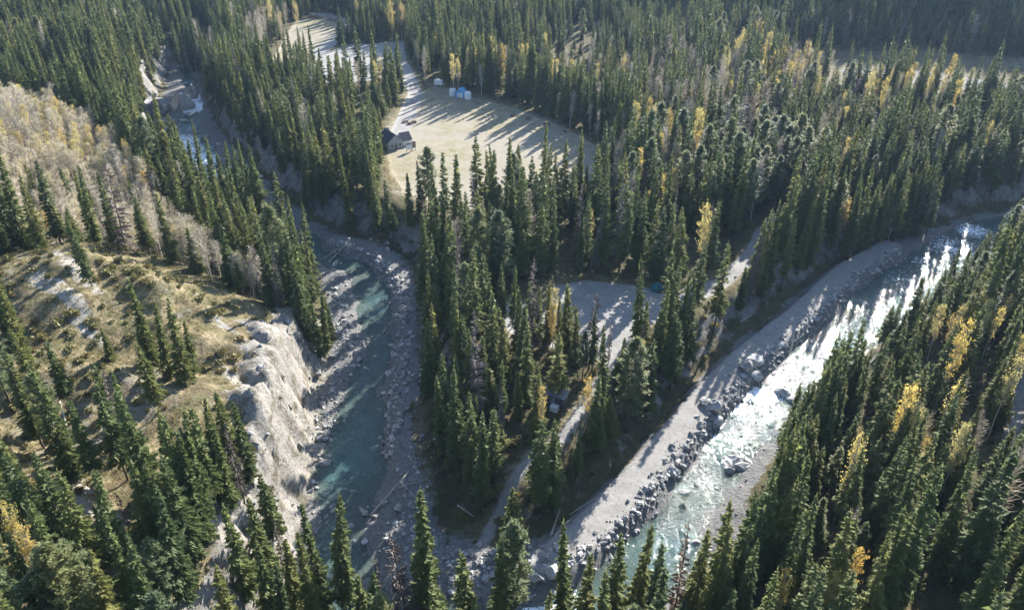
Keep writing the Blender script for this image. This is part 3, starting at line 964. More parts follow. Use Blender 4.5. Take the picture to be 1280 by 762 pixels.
# single trees along the near bank, whose feet stand below the frame
for u, v, h, w, k in ((535, 785, 1.15, 1.35, 's'), (512, 800, 1.0, 1.0, 'd'), (432, 772, .98, 1.0, 's'), (410, 778, .98, 1.0, 's'), (398, 800, .9, 1.0, 's'), (590, 835, .95, 1.3, 's'), (642, 790, 1.1, .8, 'p'), (625, 800, .9, .8, 's'),
                      (705, 800, .98, 1.0, 's'), (725, 812, .85, .9, 's'), (765, 800, .9, 1.0, 's'), (787, 795, .95, .9, 's'), (812, 805, .9, .9, 's'), (838, 790, .95, .8, 'd'), (862, 780, .85, .9, 's'), (885, 790, 1.0, 1.0, 's'),
                      (900, 772, .95, 1.0, 's'), (470, 830, .8, 1.0, 's'), (495, 850, .85, 1.0, 'p'), (745, 840, .9, 1., 's'), (680, 850, .8, 1., 's'), (480, 795, .75, .8, 'd'), (460, 800, .6, 1., 's')):
    x, y = P(u, v, 7)
    x, y = P(u, v, float(Zat(x, y)))
    put({'s': 'spruce_tree', 'p': 'pine_tree', 'd': 'dead_spruce_tree'}[k], x, y, h * 1.12, w)

# tall rows on the sunward edges of the field and the clearing throw the long shadows
for line, zz, n_, in (([(592, 118), (640, 128), (716, 156), (768, 184), (790, 205)], 9.5, 95), ([(690, 346), (740, 341), (805, 349), (845, 356)], 8, 7), ([(520, 96), (548, 92), (590, 110)], 10, 16), ([(400, 44), (445, 40), (505, 42)], 10.5, 26), ([(335, 14), (430, 18)], 11, 26), ([(935, 690), (970, 625), (1005, 570), (1042, 520)], 4, 32), ([(1040, 318), (1075, 300), (1110, 288), (1150, 278)], 6, 30), ([(222, 62), (242, 62)], 10, 12), ([(216, 76), (246, 74)], 9, 12)):
    p_ = np.array(poly(line, zz))
    cum_ = np.concatenate([[0], np.cumsum(np.hypot(*(p_[1:] - p_[:-1]).T))])
    for s_ in rng.uniform(0, cum_[-1], n_):
        qx = np.interp(s_, cum_, p_[:, 0]) + rng.uniform(0, 5)
        qy = np.interp(s_, cum_, p_[:, 1]) + rng.uniform(0, 7)
        if float(g_open(qx, qy)) > 1:
            put('spruce_tree' if rng.random() < .8 else 'bare_aspen_tree', qx, qy, float(np.clip(rng.normal(.92, .15), .5, 1.2)), rng.uniform(.8, 1.1))
# scattered trees standing in the gravel clearing and beside the far lot
for u, v, h, k in ((1075, 480, .5, 's'), (1098, 468, .55, 's'), (1060, 500, .6, 's'), (1120, 452, .5, 's'), (1090, 490, .7, 's'), (1150, 440, .6, 's'), (1130, 470, .75, 's'), (1170, 425, .55, 's'), (1195, 400, .6, 's'), (1070, 515, .8, 's'), (452, 54, .8, 's'), (460, 50, .9, 's'), (468, 56, .8, 's'), (476, 50, .85, 's'), (464, 60, .7, 's'), (484, 54, .7, 's'), (492, 50, .8, 's'), (722, 452, .6, 's'), (740, 462, .65, 's'), (700, 440, .6, 's'), (760, 455, .55, 'd'), (798, 432, .95, 's'), (805, 440, .6, 's'), (832, 428, .6, 's'), (845, 420, .5, 'd'), (716, 425, .45, 'd'), (685, 430, .7, 's'), (672, 425, .6, 's'), (664, 440, .75, 's'), (650, 425, .6, 'd'),
                   (728, 470, .6, 'p'), (775, 470, .5, 's'), (860, 410, .55, 'd'), (816, 452, .6, 's'), (708, 398, .4, 'd'), (640, 410, .7, 's'), (628, 395, .6, 's')):
    x, y = P(u, v, 8)
    put({'s': 'spruce_tree', 'p': 'pine_tree', 'd': 'dead_spruce_tree'}[k], x, y, h, .8)

# yellow aspens: (u, v of the crown, height factor)
for u, v, h in ((565, 84, 1.0), (572, 80, .9), (598, 70, 1.0), (612, 64, 1.0), (650, 72, 1.0), (688, 96, 1.0), (697, 92, 1.0), (335, 8, 1.1), (370, 9, 1.1), (488, 14, 1.1), (500, 12, 1.1), (468, 88, .8), (476, 84, .7), (930, 56, 1.2), (926, 64, 1.1),
                (960, 60, 1.1), (908, 84, 1.1), (966, 82, 1.1), (975, 74, 1.0), (1000, 90, 1.0), (985, 95, 1.), (955, 96, 1.0), (970, 104, .9), (1100, 94, .9), (1090, 99, .9), (1115, 100, .8), (1140, 92, .8), (1240, 168, .8), (1234, 396, .8), (1222, 390, .75),
                (1243, 402, .7), (1200, 398, .7), (1172, 406, .7), (1190, 415, .6), (1187, 500, .9), (1130, 520, 1.), (1142, 528, .9), (1156, 578, .9), (1062, 712, .9), (1034, 742, 1.0), (1028, 752, .9), (1008, 598, .7), (795, 150, 1.),
                (838, 156, .9), (800, 205, .9), (692, 382, .8), (691, 400, .6), (680, 522, .7), (733, 522, .6), (845, 230, .8), (578, 268, .7), (905, 192, .7), (938, 205, .8), (800, 465, .4), (745, 95, .9), (715, 90, .9), (1055, 128, .8), (1010, 66, .9),
                (1272, 440, .7), (1000, 690, .6), (1120, 105, .8), (1165, 100, .8), (950, 40, .9), (18, 668, .9), (36, 690, .9), (5, 690, .8), (28, 712, .7), (178, 585, .4)):
    x, y = P(u, v, 18)
    x, y = P(u, v, float(Zat(x, y)) + (11.5 if v < 560 else 7.5) * h)
    put('aspen_tree', x, y, h * (1.35 if v < 560 else .95), .55)

for cu, cv, su, sv, n_ in ((950, 72, 45, 20, 40), (700, 88, 60, 12, 16), (1120, 100, 60, 9, 26), (860, 150, 70, 40, 22), (1000, 190, 90, 50, 20), (1225, 440, 40, 60, 9), (1150, 560, 60, 80, 8), (470, 60, 30, 14, 8), (330, 25, 25, 14, 8), (780, 250, 60, 60, 8)):
    for q_ in range(n_):
        u, v = rng.normal(cu, su), rng.normal(cv, sv)
        h = rng.uniform(.55, .95)
        x, y = P(u, v, 9 + 13 * h)
        if float(g_open(x, y)) > 1 and float(g_bed(x, y)) > 2 and float(g_flat(x, y)) > -8:
            put('aspen_tree' if rng.random() < .65 else 'fading_aspen_tree', x, y, h * 1.5, .5)

# pale thicket behind the bluff
ax, ay = scatter(-170, -20, 110, 260, 2.7, lambda x, y: (g_asp(x, y) < 1) & (g_bed(x, y) > 5) & in_view(x, y, 30) & (rng.random(x.shape) > 0.12))
tn = fbm(ax, ay, 22, 3, 90)
for i in range(len(ax)):
    q = rng.random() + 0.5 * tn[i]
    h = float(np.clip(rng.normal(.82, .14), .45, 1.15))
    if q < 0.04:
        put('spruce_tree', ax[i], ay[i], h * .55, .75)
    elif q < 0.45:
        put('bare_aspen_tree', ax[i], ay[i], h)
    elif q < 0.88:
        put('fading_aspen_tree', ax[i], ay[i], h)
    else:
        put('aspen_tree', ax[i], ay[i], h * .75, .8)

# shrubs on the bluff, the open banks and the edges of clearings
sx, sy = scatter(-130, 120, 40, 190, 2.6, lambda x, y: in_view(x, y, 10) & (g_bed(x, y) > 2.0) & (g_cliff(x, y) < .5) & (((g_bluff(x, y) < 2) & (fbm(x, y, 9, 3, 95) > -0.02)) | ((g_open(x, y) > .5) & (g_open(x, y) < 4) & (rng.random(x.shape) < .5)) | ((g_bed(x, y) < 9) & (rng.random(x.shape) < .45))))
for i in range(len(sx)):
    put('low_shrub', sx[i], sy[i], rng.uniform(.45, 1.15), rng.uniform(.6, 1.3))

# ------------------------------------------------------------------ build: the 300 largest of each kind as things, the rest as one mass per kind
forms_col = bpy.data.collections.new('tree_forms')


def scatter_group(kind, meshes):
    c = bpy.data.collections.new(kind + '_forms')
    for i, me in enumerate(meshes):
        o = bpy.data.objects.new('%s_form_%02d' % (kind, i), me)
        c.objects.link(o)
    ng = bpy.data.node_groups.new(kind + '_scatter', 'GeometryNodeTree')
    ng.interface.new_socket('Geometry', in_out='INPUT', socket_type='NodeSocketGeometry')
    ng.interface.new_socket('Geometry', in_out='OUTPUT', socket_type='NodeSocketGeometry')
    gi, go = ng.nodes.new('NodeGroupInput'), ng.nodes.new('NodeGroupOutput')
    iop = ng.nodes.new('GeometryNodeInstanceOnPoints')
    ci = ng.nodes.new('GeometryNodeCollectionInfo')
    ci.inputs['Collection'].default_value = c
    ci.inputs['Separate Children'].default_value = True
    ci.inputs['Reset Children'].default_value = True
    iop.inputs['Pick Instance'].default_value = True

    def attr(name, typ):
        n = ng.nodes.new('GeometryNodeInputNamedAttribute')
        n.data_type = typ
        n.inputs['Name'].default_value = name
        return n.outputs['Attribute']
    e2r = ng.nodes.new('FunctionNodeEulerToRotation')
    ng.links.new(attr('turn', 'FLOAT_VECTOR'), e2r.inputs[0])
    ng.links.new(gi.outputs[0], iop.inputs['Points'])
    ng.links.new(ci.outputs[0], iop.inputs['Instance'])
    ng.links.new(attr('form', 'INT'), iop.inputs['Instance Index'])
    ng.links.new(e2r.outputs[0], iop.inputs['Rotation'])
    ng.links.new(attr('size', 'FLOAT_VECTOR'), iop.inputs['Scale'])
    ng.links.new(iop.outputs[0], go.inputs[0])
    return ng


def mass(name, kind, meshes, pos, turn, size, form, label):
    me = bpy.data.meshes.new(name)
    me.vertices.add(len(pos))
    me.vertices.foreach_set('co', np.asarray(pos, np.float32).ravel())
    for an, ty, key, arr in (('turn', 'FLOAT_VECTOR', 'vector', turn), ('size', 'FLOAT_VECTOR', 'vector', size), ('form', 'INT', 'value', form)):
        at = me.attributes.new(an, ty, 'POINT')
        at.data.foreach_set(key, np.asarray(arr, np.int32 if ty == 'INT' else np.float32).ravel())
    o = link(name, me)
    md = o.modifiers.new('scatter', 'NODES')
    md.node_group = scatter_group(kind, meshes)
    tag(o, label, None, None, 'stuff')
    return o


ORD = ['', 'first', 'second', 'third', 'fourth', 'fifth', 'sixth', 'seventh', 'eighth', 'ninth', 'tenth', 'eleventh', 'twelfth', 'thirteenth', 'fourteenth', 'fifteenth', 'sixteenth', 'seventeenth', 'eighteenth', 'nineteenth', 'twentieth']


def nth(n):
    if n <= 20:
        return ORD[n]
    return '%d%s' % (n, {1: 'st', 2: 'nd', 3: 'rd'}.get(n % 10, 'th') if n % 100 not in (11, 12, 13) else 'th')


def region(x, y):
    """which part of the valley a plant stands in, as a phrase with landmarks one can find"""
    u, v, _ = proj(x, y, float(Zat(x, y)))
    if float(g_asp(x, y)) < 4:
        return 'the thicket behind the bluff'
    if float(g_bluff(x, y)) < 3:
        return 'the grassy bluff'
    if y < 76 and -45 < x < 36:
        return 'the near bank at the confluence'
    if u < 460 and v < 300 and float(dLx(x, y)) < 0:
        return 'the bank beyond the left river'
    if float(dRx(x, y)) > 0:
        return 'the slope beyond the bright river'
    if v > 470:
        return 'the wooded point'
    if v > 300:
        return 'woods round the gravel clearing'
    if v > 170:
        return 'woods before the dry field'
    return 'woods behind the dry field'


KIND_TEXT = {
    'spruce_tree': ('spruce', 'tree', ('tall dark green', 'broad dark green', 'short dark green', 'dark green'), 'spruces in the valley forest'),
    'pine_tree': ('pine', 'tree', ('tall olive green', 'broad olive green', 'short olive green', 'olive green'), 'pines in the valley forest'),
    'dead_spruce_tree': ('dead conifer', 'tree', ('tall slender grey', 'tall grey', 'short grey', 'grey'), 'grey dead conifers'),
    'aspen_tree': ('yellow aspen', 'tree', ('tall slender', 'tall', 'short', 'leafy'), 'yellow autumn aspens'),
    'fading_aspen_tree': ('fading aspen', 'tree', ('tall', 'tall', 'short', 'slim'), 'fading aspens behind the bluff'),
    'bare_aspen_tree': ('leafless aspen', 'tree', ('tall pale grey', 'tall pale grey', 'short pale grey', 'pale grey'), 'leafless aspens'),
    'low_shrub': ('shrub', 'shrub', ('upright olive', 'spreading olive', 'small olive', 'rounded olive'), 'low shrubs on the open ground'),
}
MASS_NAME = {'spruce_tree': ('spruce_forest', 'dense mass of dark green spruces filling the valley'), 'pine_tree': ('pine_woods', 'olive green pines mixed through the far forest'),
             'dead_spruce_tree': ('dead_conifer_woods', 'grey dead conifers standing among the far spruces'), 'aspen_tree': ('aspen_foliage', 'further yellow aspens in the thicket'),
             'fading_aspen_tree': ('fading_thicket_foliage', 'further fading aspens in the pale thicket'), 'bare_aspen_tree': ('bare_thicket_woods', 'further leafless aspens in the forest'),
             'low_shrub': ('undergrowth', 'scattered low shrubs and undergrowth on open ground')}
LIMIT = {'spruce_tree': 300, 'pine_tree': 300, 'dead_spruce_tree': 200, 'aspen_tree': 300, 'fading_aspen_tree': 250, 'bare_aspen_tree': 250, 'low_shrub': 200}
for kind, items in PL.items():
    a = np.array([t[:4] for t in items])
    fm = np.array([t[4] for t in items])
    z = Zat(a[:, 0], a[:, 1])
    H = np.array([f[3] for f in FORMS[kind]])[fm] * a[:, 2]
    wid = a[:, 2] * a[:, 3] if kind not in ('spruce_tree',) else a[:, 3] * (0.55 + 0.45 * a[:, 2])
    ub, vb, _ = proj(a[:, 0], a[:, 1], z)
    ut, vt, _ = proj(a[:, 0], a[:, 1], z + H)
    # how much of the plant's height lies inside the frame
    seen = np.clip(np.minimum(vb, PH) - np.maximum(vt, 0), 0, None)
    seen[(ut < -2) | (ut > PW + 2)] = 0
    order = np.argsort(-seen)
    big = [i for i in order if seen[i] > (8 if kind != 'low_shrub' else 3)][:LIMIT[kind]]
    bigset = set(big)
    word, cat, adj, grp = KIND_TEXT[kind]
    # rows: count from the photo's left within each stretch of woodland, nearest row first
    reg = {}
    for i in big:
        reg.setdefault(region(a[i, 0], a[i, 1]), []).append(i)
    labels = {}
    for rname, mem in reg.items():
        mem.sort(key=lambda i: a[i, 1])
        rows = [mem[q:q + 20] for q in range(0, len(mem), 20)]
        for ri, row in enumerate(rows):
            row.sort(key=lambda i: ut[i])
            for ci_, i in enumerate(row):
                slim = wid[i] / a[i, 2]
                ad = adj[2] if a[i, 2] < .7 else (adj[0] if a[i, 2] > 1.02 and slim < 1 else (adj[1] if a[i, 2] > 1.02 else adj[3]))
                rt = '' if len(rows) == 1 else ', %s row,' % ('front' if ri == 0 else nth(ri + 1))
                prep = 'in' if 'woods ' in rname or 'thicket' in rname else 'on'
                labels[i] = '%s %s, %s from left%s %s %s' % (ad, word, nth(ci_ + 1), rt, prep, rname)
    for i in big:
        cme, tme, jme, h0 = FORMS[kind][fm[i]]
        root = bpy.data.objects.new(kind, None)
        col.objects.link(root)
        root.empty_display_size = 0.5
        root.location = (a[i, 0], a[i, 1], z[i])
        root.rotation_euler = (rng.normal(0, .03), rng.normal(0, .03), rng.uniform(0, 6.283))
        root.scale = (wid[i], wid[i], a[i, 2])
        tag(root, labels[i], cat, grp)
        if cme:
            link('crown', cme, root)
        if kind == 'low_shrub':
            link('stem', tme, root)
        else:
            link('trunk', tme, root)
    rest = [i for i in range(len(a)) if i not in bigset]
    if rest:
        rs = np.array(rest)
        n = len(rs)
        turn = np.stack([rng.normal(0, .03, n), rng.normal(0, .03, n), rng.uniform(0, 6.283, n)], 1)
        mass(MASS_NAME[kind][0], kind, [f[2] for f in FORMS[kind]], np.stack([a[rs, 0], a[rs, 1], z[rs]], 1), turn, np.stack([wid[rs], wid[rs], a[rs, 2]], 1), fm[rs], MASS_NAME[kind][1])
    print('PLANTS', kind, len(big), len(rest))
# ------------------------------------------------------------------ rocks
import bmesh


def rock_mesh(seed, sub=2, stretch=(1, .8, .6), cuts=9, rough=0.08):
    r = np.random.default_rng(seed)
    bm = bmesh.new()
    bmesh.ops.create_icosphere(bm, subdivisions=sub, radius=1.0)
    v = np.array([x.co[:] for x in bm.verts])
    for i in range(cuts):
        n = r.normal(0, 1, 3)
        n /= np.linalg.norm(n)
        d = v @ n
        lim = r.uniform(0.5, 0.85)
        v -= np.clip(d - lim, 0, None)[:, None] * n
    v += rough * np.stack([vnoise(v[:, 0] * 2.5 + seed, v[:, 1] * 2.5 + v[:, 2] * 1.7, seed + i) for i in range(3)], 1) * 2
    v *= np.array(stretch)
    for x, c in zip(bm.verts, v):
        x.co = c
    me = bpy.data.meshes.new('boulder')
    bm.to_mesh(me)
    bm.free()
    me.materials.append(MAT['rock'])
    return me


ROCKS = [rock_mesh(900 + i, 3, s, 13, .12) for i, s in enumerate(((1, .8, .65), (1, .9, .8), (1.2, .8, .6), (.9, .9, .7), (1.3, .7, .55), (1, .75, .9)))]
RK = []            # x, y, size, place


def along(line, count, spread, lo, hi, place, shift=0.0):
    p = np.array(line)
    seg = np.hypot(*(p[1:] - p[:-1]).T)
    cum = np.concatenate([[0], np.cumsum(seg)])
    for s in rng.uniform(0, cum[-1], count):
        i = min(len(seg) - 1, np.searchsorted(cum, s) - 1)
        t = (s - cum[i]) / seg[i]
        c = p[i] * (1 - t) + p[i + 1] * t
        d = (p[i + 1] - p[i]) / seg[i]
        n = np.array([-d[1], d[0]])
        q = c + n * (rng.normal(0, spread) + shift)
        RK.append((q[0], q[1], lo + (hi - lo) * rng.random() ** 3.6, place))


along(RIPRAP_R, 1700, .95, .12, .68, 'track')
along(RIPRAP_L, 900, 1.1, .14, .8, 'bend')
FOOT = poly([(410, 360), (416, 405), (425, 445), (408, 482), (402, 545), (396, 600), (392, 650), (384, 715)], 1)
along(FOOT, 420, 1.5, .2, .8, 'cliff', 1.4)
along(TRACK_L, 420, 2.6, .12, .7, 'bend')
along(poly([(560, 700), (600, 700), (660, 712), (700, 712), (560, 720), (520, 690), (500, 640)], 1), 330, 2.2, .2, .75, 'point')
along(poly([(1190, 318), (1120, 370), (1050, 425), (985, 485), (930, 545), (880, 610), (830, 680)], 0), 110, 2.6, .2, .9, 'river')
along(poly([(440, 420), (455, 480), (440, 560), (430, 640), (430, 720)], 0), 120, 2.2, .18, .7, 'left')
along(poly([(205, 150), (212, 175), (240, 195), (270, 215), (300, 240), (340, 275)], 2), 240, 4.0, .4, 1.5, 'upper')
for u, v, s, pl in ((938, 466, 1.9, 'river'), (929, 472, 1.5, 'river'), (944, 476, 1.4, 'river'), (978, 492, 1.6, 'river'), (990, 498, 1.5, 'river'), (1000, 505, 1.2, 'river'), (968, 488, 1.0, 'river'), (889, 522, 1.4, 'river'), (882, 516, 1.3, 'river'),
                    (896, 530, 1.0, 'river'), (908, 577, 1.2, 'river'), (920, 574, 1.5, 'river'), (926, 583, 1.3, 'river'), (914, 586, 1.0, 'river'), (933, 577, 1.0, 'river'), (906, 570, .8, 'river'), (856, 612, .8, 'river'), (840, 596, 1.1, 'river'), (936, 515, .5, 'river'),
                    (928, 540, .5, 'river'), (862, 668, 1.0, 'river'), (870, 676, .8, 'river'), (968, 421, .5, 'track'), (452, 539, .9, 'left'), (441, 611, .8, 'left'), (456, 640, .7, 'left'), (473, 402, .9, 'left'), (486, 470, .8, 'left'), (487, 508, .7, 'left'), (475, 545, .6, 'left'),
                    (430, 420, .9, 'left'), (449, 452, .7, 'left'), (462, 470, .5, 'left'), (428, 560, .8, 'left'), (420, 575, 1.0, 'left'), (412, 568, .9, 'left'), (405, 578, 1.1, 'left'), (498, 640, .9, 'left'), (455, 675, .7, 'left'), (438, 655, .6, 'left'), (226, 172, 2.0, 'upper'),
                    (246, 172, 1.8, 'upper'), (262, 225, 1.6, 'upper'), (218, 195, 1.8, 'upper'), (258, 180, 2.0, 'upper'), (240, 185, 1.2, 'upper'), (232, 158, 1.6, 'upper'), (690, 725, 1.2, 'river'), (668, 728, 1.0, 'river'), (610, 705, .9, 'point'), (590, 695, 1.0, 'point'), (1095, 345, .9, 'track'),
                    (1105, 328, 1.0, 'track'), (1040, 385, .9, 'track'), (1015, 410, 1.0, 'track'), (1195, 312, 1.1, 'river'), (1180, 300, .9, 'river'), (1215, 300, 1.0, 'river')):
    x, y = P(u, v, 0.5)
    RK.append((x, y, s * (1.3 if pl == 'river' and s > .7 else 1.05), pl))
rx, ry = scatter(-90, 130, 60, 260, 1.5, lambda x, y: (g_bed(x, y) < -0.5) & in_view(x, y, 2) & (rng.random(x.shape) < .45))
tt = np.minimum(ldist(rx, ry, TRACK_R), ldist(rx, ry, TRACK_L))
for i in range(len(rx)):
    if tt[i] > 3.0:
        RK.append((rx[i], ry[i], rng.uniform(.10, .32), 'bed'))
cx_, cy_ = scatter(-80, -20, 60, 150, 2.2, lambda x, y: (g_cliff(x, y) > .4) & (rng.random(x.shape) < .75))
for i in range(len(cx_)):
    RK.append((cx_[i], cy_[i], .12 + .6 * rng.random() ** 3, 'bed'))
rp = np.array([t[:3] for t in RK])
pl = [t[3] for t in RK]
rz = Zat(rp[:, 0], rp[:, 1])
_, rv, rd = proj(rp[:, 0], rp[:, 1], rz)
ru = PW / 2 + FPX * rp[:, 0] / rd
vis = np.where((ru > 0) & (ru < PW) & (rv > 0) & (rv < PH), rp[:, 2] / rd, 0)
pick = [int(i) for i in np.argsort(-vis)[:260] if pl[i] != 'bed']
pset = set(pick)
PLACE = {'track': ('the riverside track edge', 'riprap boulders along the track'), 'bend': ('the left bend bank', 'riprap boulders round the bend'), 'cliff': ('the foot of the pale cliff', 'boulders under the cliff'),
         'point': ('the stony confluence point', 'boulders on the point'), 'upper': ('the upper left river channel', 'boulders in the upper channel'), 'river': ('the turquoise river', 'boulders in the turquoise river'), 'left': ('the shaded left river', 'boulders in the left river')}
cnt = {}
for i in sorted(pick, key=lambda i: rp[i, 1]):
    c = cnt[pl[i]] = cnt.get(pl[i], 0) + 1
    o = link('boulder', ROCKS[i % 6], None, (rp[i, 0], rp[i, 1], rz[i] + rp[i, 2] * .25), rng.uniform(0, 6.283))
    o.scale = (rp[i, 2],) * 3
    big = 'large' if rp[i, 2] > 1.0 else ('mid-sized' if rp[i, 2] > .7 else 'small')
    tag(o, '%s grey boulder, %s from the near end of %s' % (big, nth(c), PLACE[pl[i]][0]), 'boulder', PLACE[pl[i]][1])
rest = np.array([i for i in range(len(pl)) if i not in pset])
n = len(rest)
mass('rubble', 'rubble', ROCKS, np.stack([rp[rest, 0], rp[rest, 1], rz[rest] + .2 * rp[rest, 2]], 1), np.stack([rng.normal(0, .3, n), rng.normal(0, .3, n), rng.uniform(0, 6.28, n)], 1), np.repeat(rp[rest, 2:3], 3, 1), rng.integers(0, 6, n), 'smaller grey stones of the riprap banks and riverbed')

# rock outcrops on the far bend of the left river
for (u, v, z, s, rot, lab) in ((226, 132, 4, (5, 4.5, 8), .4, 'tall sunlit grey rock knob beside the upper river'), (196, 136, 6, (7, 4, 5), 1.2, 'broad grey rock ledge left of the river knob'), (240, 118, 4, (4.5, 4, 5.5), 2.1, 'steep grey rock standing at the river narrows')):
    me = rock_mesh(int(u), 4, (1, 1, 1), 26, .30)
    x, y = P(u, v, z)
    o = link('rock_outcrop', me, None, (x, y, z), rot)
    o.scale = s
    tag(o, lab, 'rock', 'rock outcrops by the upper river')

# ------------------------------------------------------------------ fallen logs
LOGS = [(462, 645, 512, 590, .15, 'long pale driftwood log lying across the shaded left gravel bank'), (500, 603, 522, 626, .16, 'short pale log crossing the end of the long driftwood log'), (498, 612, 530, 602, .13, 'thin pale log at the foot of the wooded point'),
        (572, 636, 592, 650, .14, 'pale log in the shade beside the road on the point'), (984, 296, 1001, 289, .25, 'bleached log on the bank above the gravel track'), (402, 324, 430, 305, .16, 'long pale pole lying at the head of the river bend'), (408, 328, 434, 312, .13, 'thin pale pole beside the long pole at the river bend'),
        (688, 668, 700, 640, .14, 'pale log on the dark bank below the road'), (712, 640, 745, 622, .12, 'thin log on the bank just above the gravel track'), (925, 405, 940, 395, .16, 'grey log on the shaded bank by the yellow bushes'), (60, 460, 76, 520, .15, 'grey log lying down the grassy bluff'), (330, 690, 345, 672, .14, 'grey log lying on the pale cliff edge')]
for j, (u0, v0, u1, v1, rad, lab) in enumerate(LOGS):
    a, b = np.array(P(u0, v0, float(Zat(*P(u0, v0, 3))))), np.array(P(u1, v1, float(Zat(*P(u1, v1, 3)))))
    pts = []
    for t in np.linspace(0, 1, 7):
        q = a * (1 - t) + b * t
        pts.append([q[0], q[1], 0])
    za, zb = float(Zat(*a)), float(Zat(*b))
    mx = max(float(Zat(p[0], p[1])) - (za * (1 - i / 6) + zb * i / 6) for i, p in enumerate(pts))
    for i, p in enumerate(pts):
        p[2] = za * (1 - i / 6) + zb * i / 6 + min(mx, 1.2) + rad * .7
    T = Soup()
    org = np.array(pts[0])
    loc = np.array(pts) - org
    T.tube(loc, np.linspace(rad, rad * .55, 7), 7)
    L = Soup()
    for i in (2, 3, 5):
        d = np.array([rng.normal(), rng.normal(), abs(rng.normal()) + .3])
        d /= np.linalg.norm(d)
        L.tube([loc[i], loc[i] + d * .8], [rad * .35, rad * .12], 4)
    root = bpy.data.objects.new('fallen_log', None)
    col.objects.link(root)
    root.location = org
    tag(root, lab, 'log', 'fallen logs')
    link('trunk', mesh_np('trunk', *T.get(), None, [MAT['log']]), root)
    link('branch_stubs', mesh_np('branch_stubs', *L.get(), None, [MAT['log']]), root)

# ------------------------------------------------------------------ buildings and camp things
class MB:
    def __init__(self):
        self.v, self.f = [], []

    def hexa(self, p):
        n = len(self.v)
        self.v += [tuple(q) for q in p]
        self.f += [tuple(n + i for i in f) for f in ((0, 3, 2, 1), (4, 5, 6, 7), (0, 1, 5, 4), (1, 2, 6, 5), (2, 3, 7, 6), (3, 0, 4, 7))]
        return self

    def box(self, x0, y0, z0, x1, y1, z1):
        return self.hexa([(x0, y0, z0), (x1, y0, z0), (x1, y1, z0), (x0, y1, z0), (x0, y0, z1), (x1, y0, z1), (x1, y1, z1), (x0, y1, z1)])

    def prism(self, prof, y0, y1):
        n, k = len(self.v), len(prof)
        self.v += [(a, y0, b) for a, b in prof] + [(a, y1, b) for a, b in prof]
        self.f += [tuple(range(n, n + k)), tuple(range(n + 2 * k - 1, n + k - 1, -1))]
        self.f += [(n + i, n + k + i, n + k + (i + 1) % k, n + (i + 1) % k) for i in range(k)]
        return self

    def revolve(self, prof, seg=16):
        n = len(self.v)
        for r_, z_ in prof:
            for j in range(seg):
                a = 2 * math.pi * j / seg
                self.v.append((r_ * math.cos(a), r_ * math.sin(a), z_))
        for i in range(len(prof) - 1):
            for j in range(seg):
                a, b = n + i * seg + j, n + i * seg + (j + 1) % seg
                self.f.append((a, b, b + seg, a + seg))
        self.f += [tuple(n + j for j in range(seg))[::-1], tuple(n + (len(prof) - 1) * seg + j for j in range(seg))]
        return self

    def build(self, name, mat, parent=None):
        me = bpy.data.meshes.new(name)
        me.from_pydata(self.v, [], self.f)
        me.materials.append(MAT[mat])
        return link(name, me, parent)


def thing(name, u, v, zg, rz, label, cat, group=None):
    x, y = P(u, v, zg)
    z = float(Zat(x, y))
    o = bpy.data.objects.new(name, None)
    col.objects.link(o)
    o.location = (x, y, z)
    o.rotation_euler = (0, 0, rz)
    return tag(o, label, cat, group)


def slab_roof(parent, hw, y0, y1, ez, rz_, mat, over=.4, name='roof'):
    """two pitched slabs meeting at a ridge along y"""
    s = (rz_ - ez) / hw
    t = .14
    l = MB().prism([(-hw - over, ez - s * over), (0, rz_), (0, rz_ + t), (-hw - over, ez - s * over + t)], y0 - over, y1 + over)
    r = MB().prism([(0, rz_), (hw + over, ez - s * over), (hw + over, ez - s * over + t), (0, rz_ + t)], y0 - over, y1 + over)
    l.v += r.v
    l.f += [tuple(i + 8 for i in f) for f in r.f]
    return l.build(name, mat, parent)


h = thing('lodge', 489, 182, 9.5, math.radians(32), 'small pale lodge with dark pitched roofs at the field edge', 'house')
w = MB().prism([(-3.2, 0), (3.2, 0), (3.2, 3), (0, 5.6), (-3.2, 3)], -4.5, 4.5).build('wall', 'cream', h)
h.scale = (.8, .8, .8)
rf = slab_roof(h, 3.2, -4.5, 4.5, 3.0, 5.7, 'shingle')
MB().box(-.45, 1.8, 4.6, .45, 2.6, 6.9).build('chimney', 'cream', rf)
wing = MB()
wing.prism([(-2.4, 0), (2.4, 0), (2.4, 2.6), (0, 4.6), (-2.4, 2.6)], 0, 4)
wing.v = [(y + 3.1, -x - 1.0, z) for x, y, z in wing.v]
wing.build('wing_wall', 'white', h)
wr = MB().prism([(-2.9, 2.2), (0, 4.7), (2.9, 2.2), (2.9, 2.36), (0, 4.9), (-2.9, 2.36)], 0.1, 4.4)
wr.v = [(y + 3.1, -x - 1.0, z) for x, y, z in wr.v]
wr.build('wing_roof', 'shingle', h)
MB().box(-.5, -4.56, 0, .5, -4.5, 2.1).build('door', 'wood', h)
for xx in (-2.0, 1.4):
    wd = MB().box(xx - .1, -4.58, .9, xx + .9, -4.5, 2.1).build('window', 'white', h)
    MB().box(xx, -4.62, 1.0, xx + .8, -4.58, 2.0).build('pane', 'glass', wd)

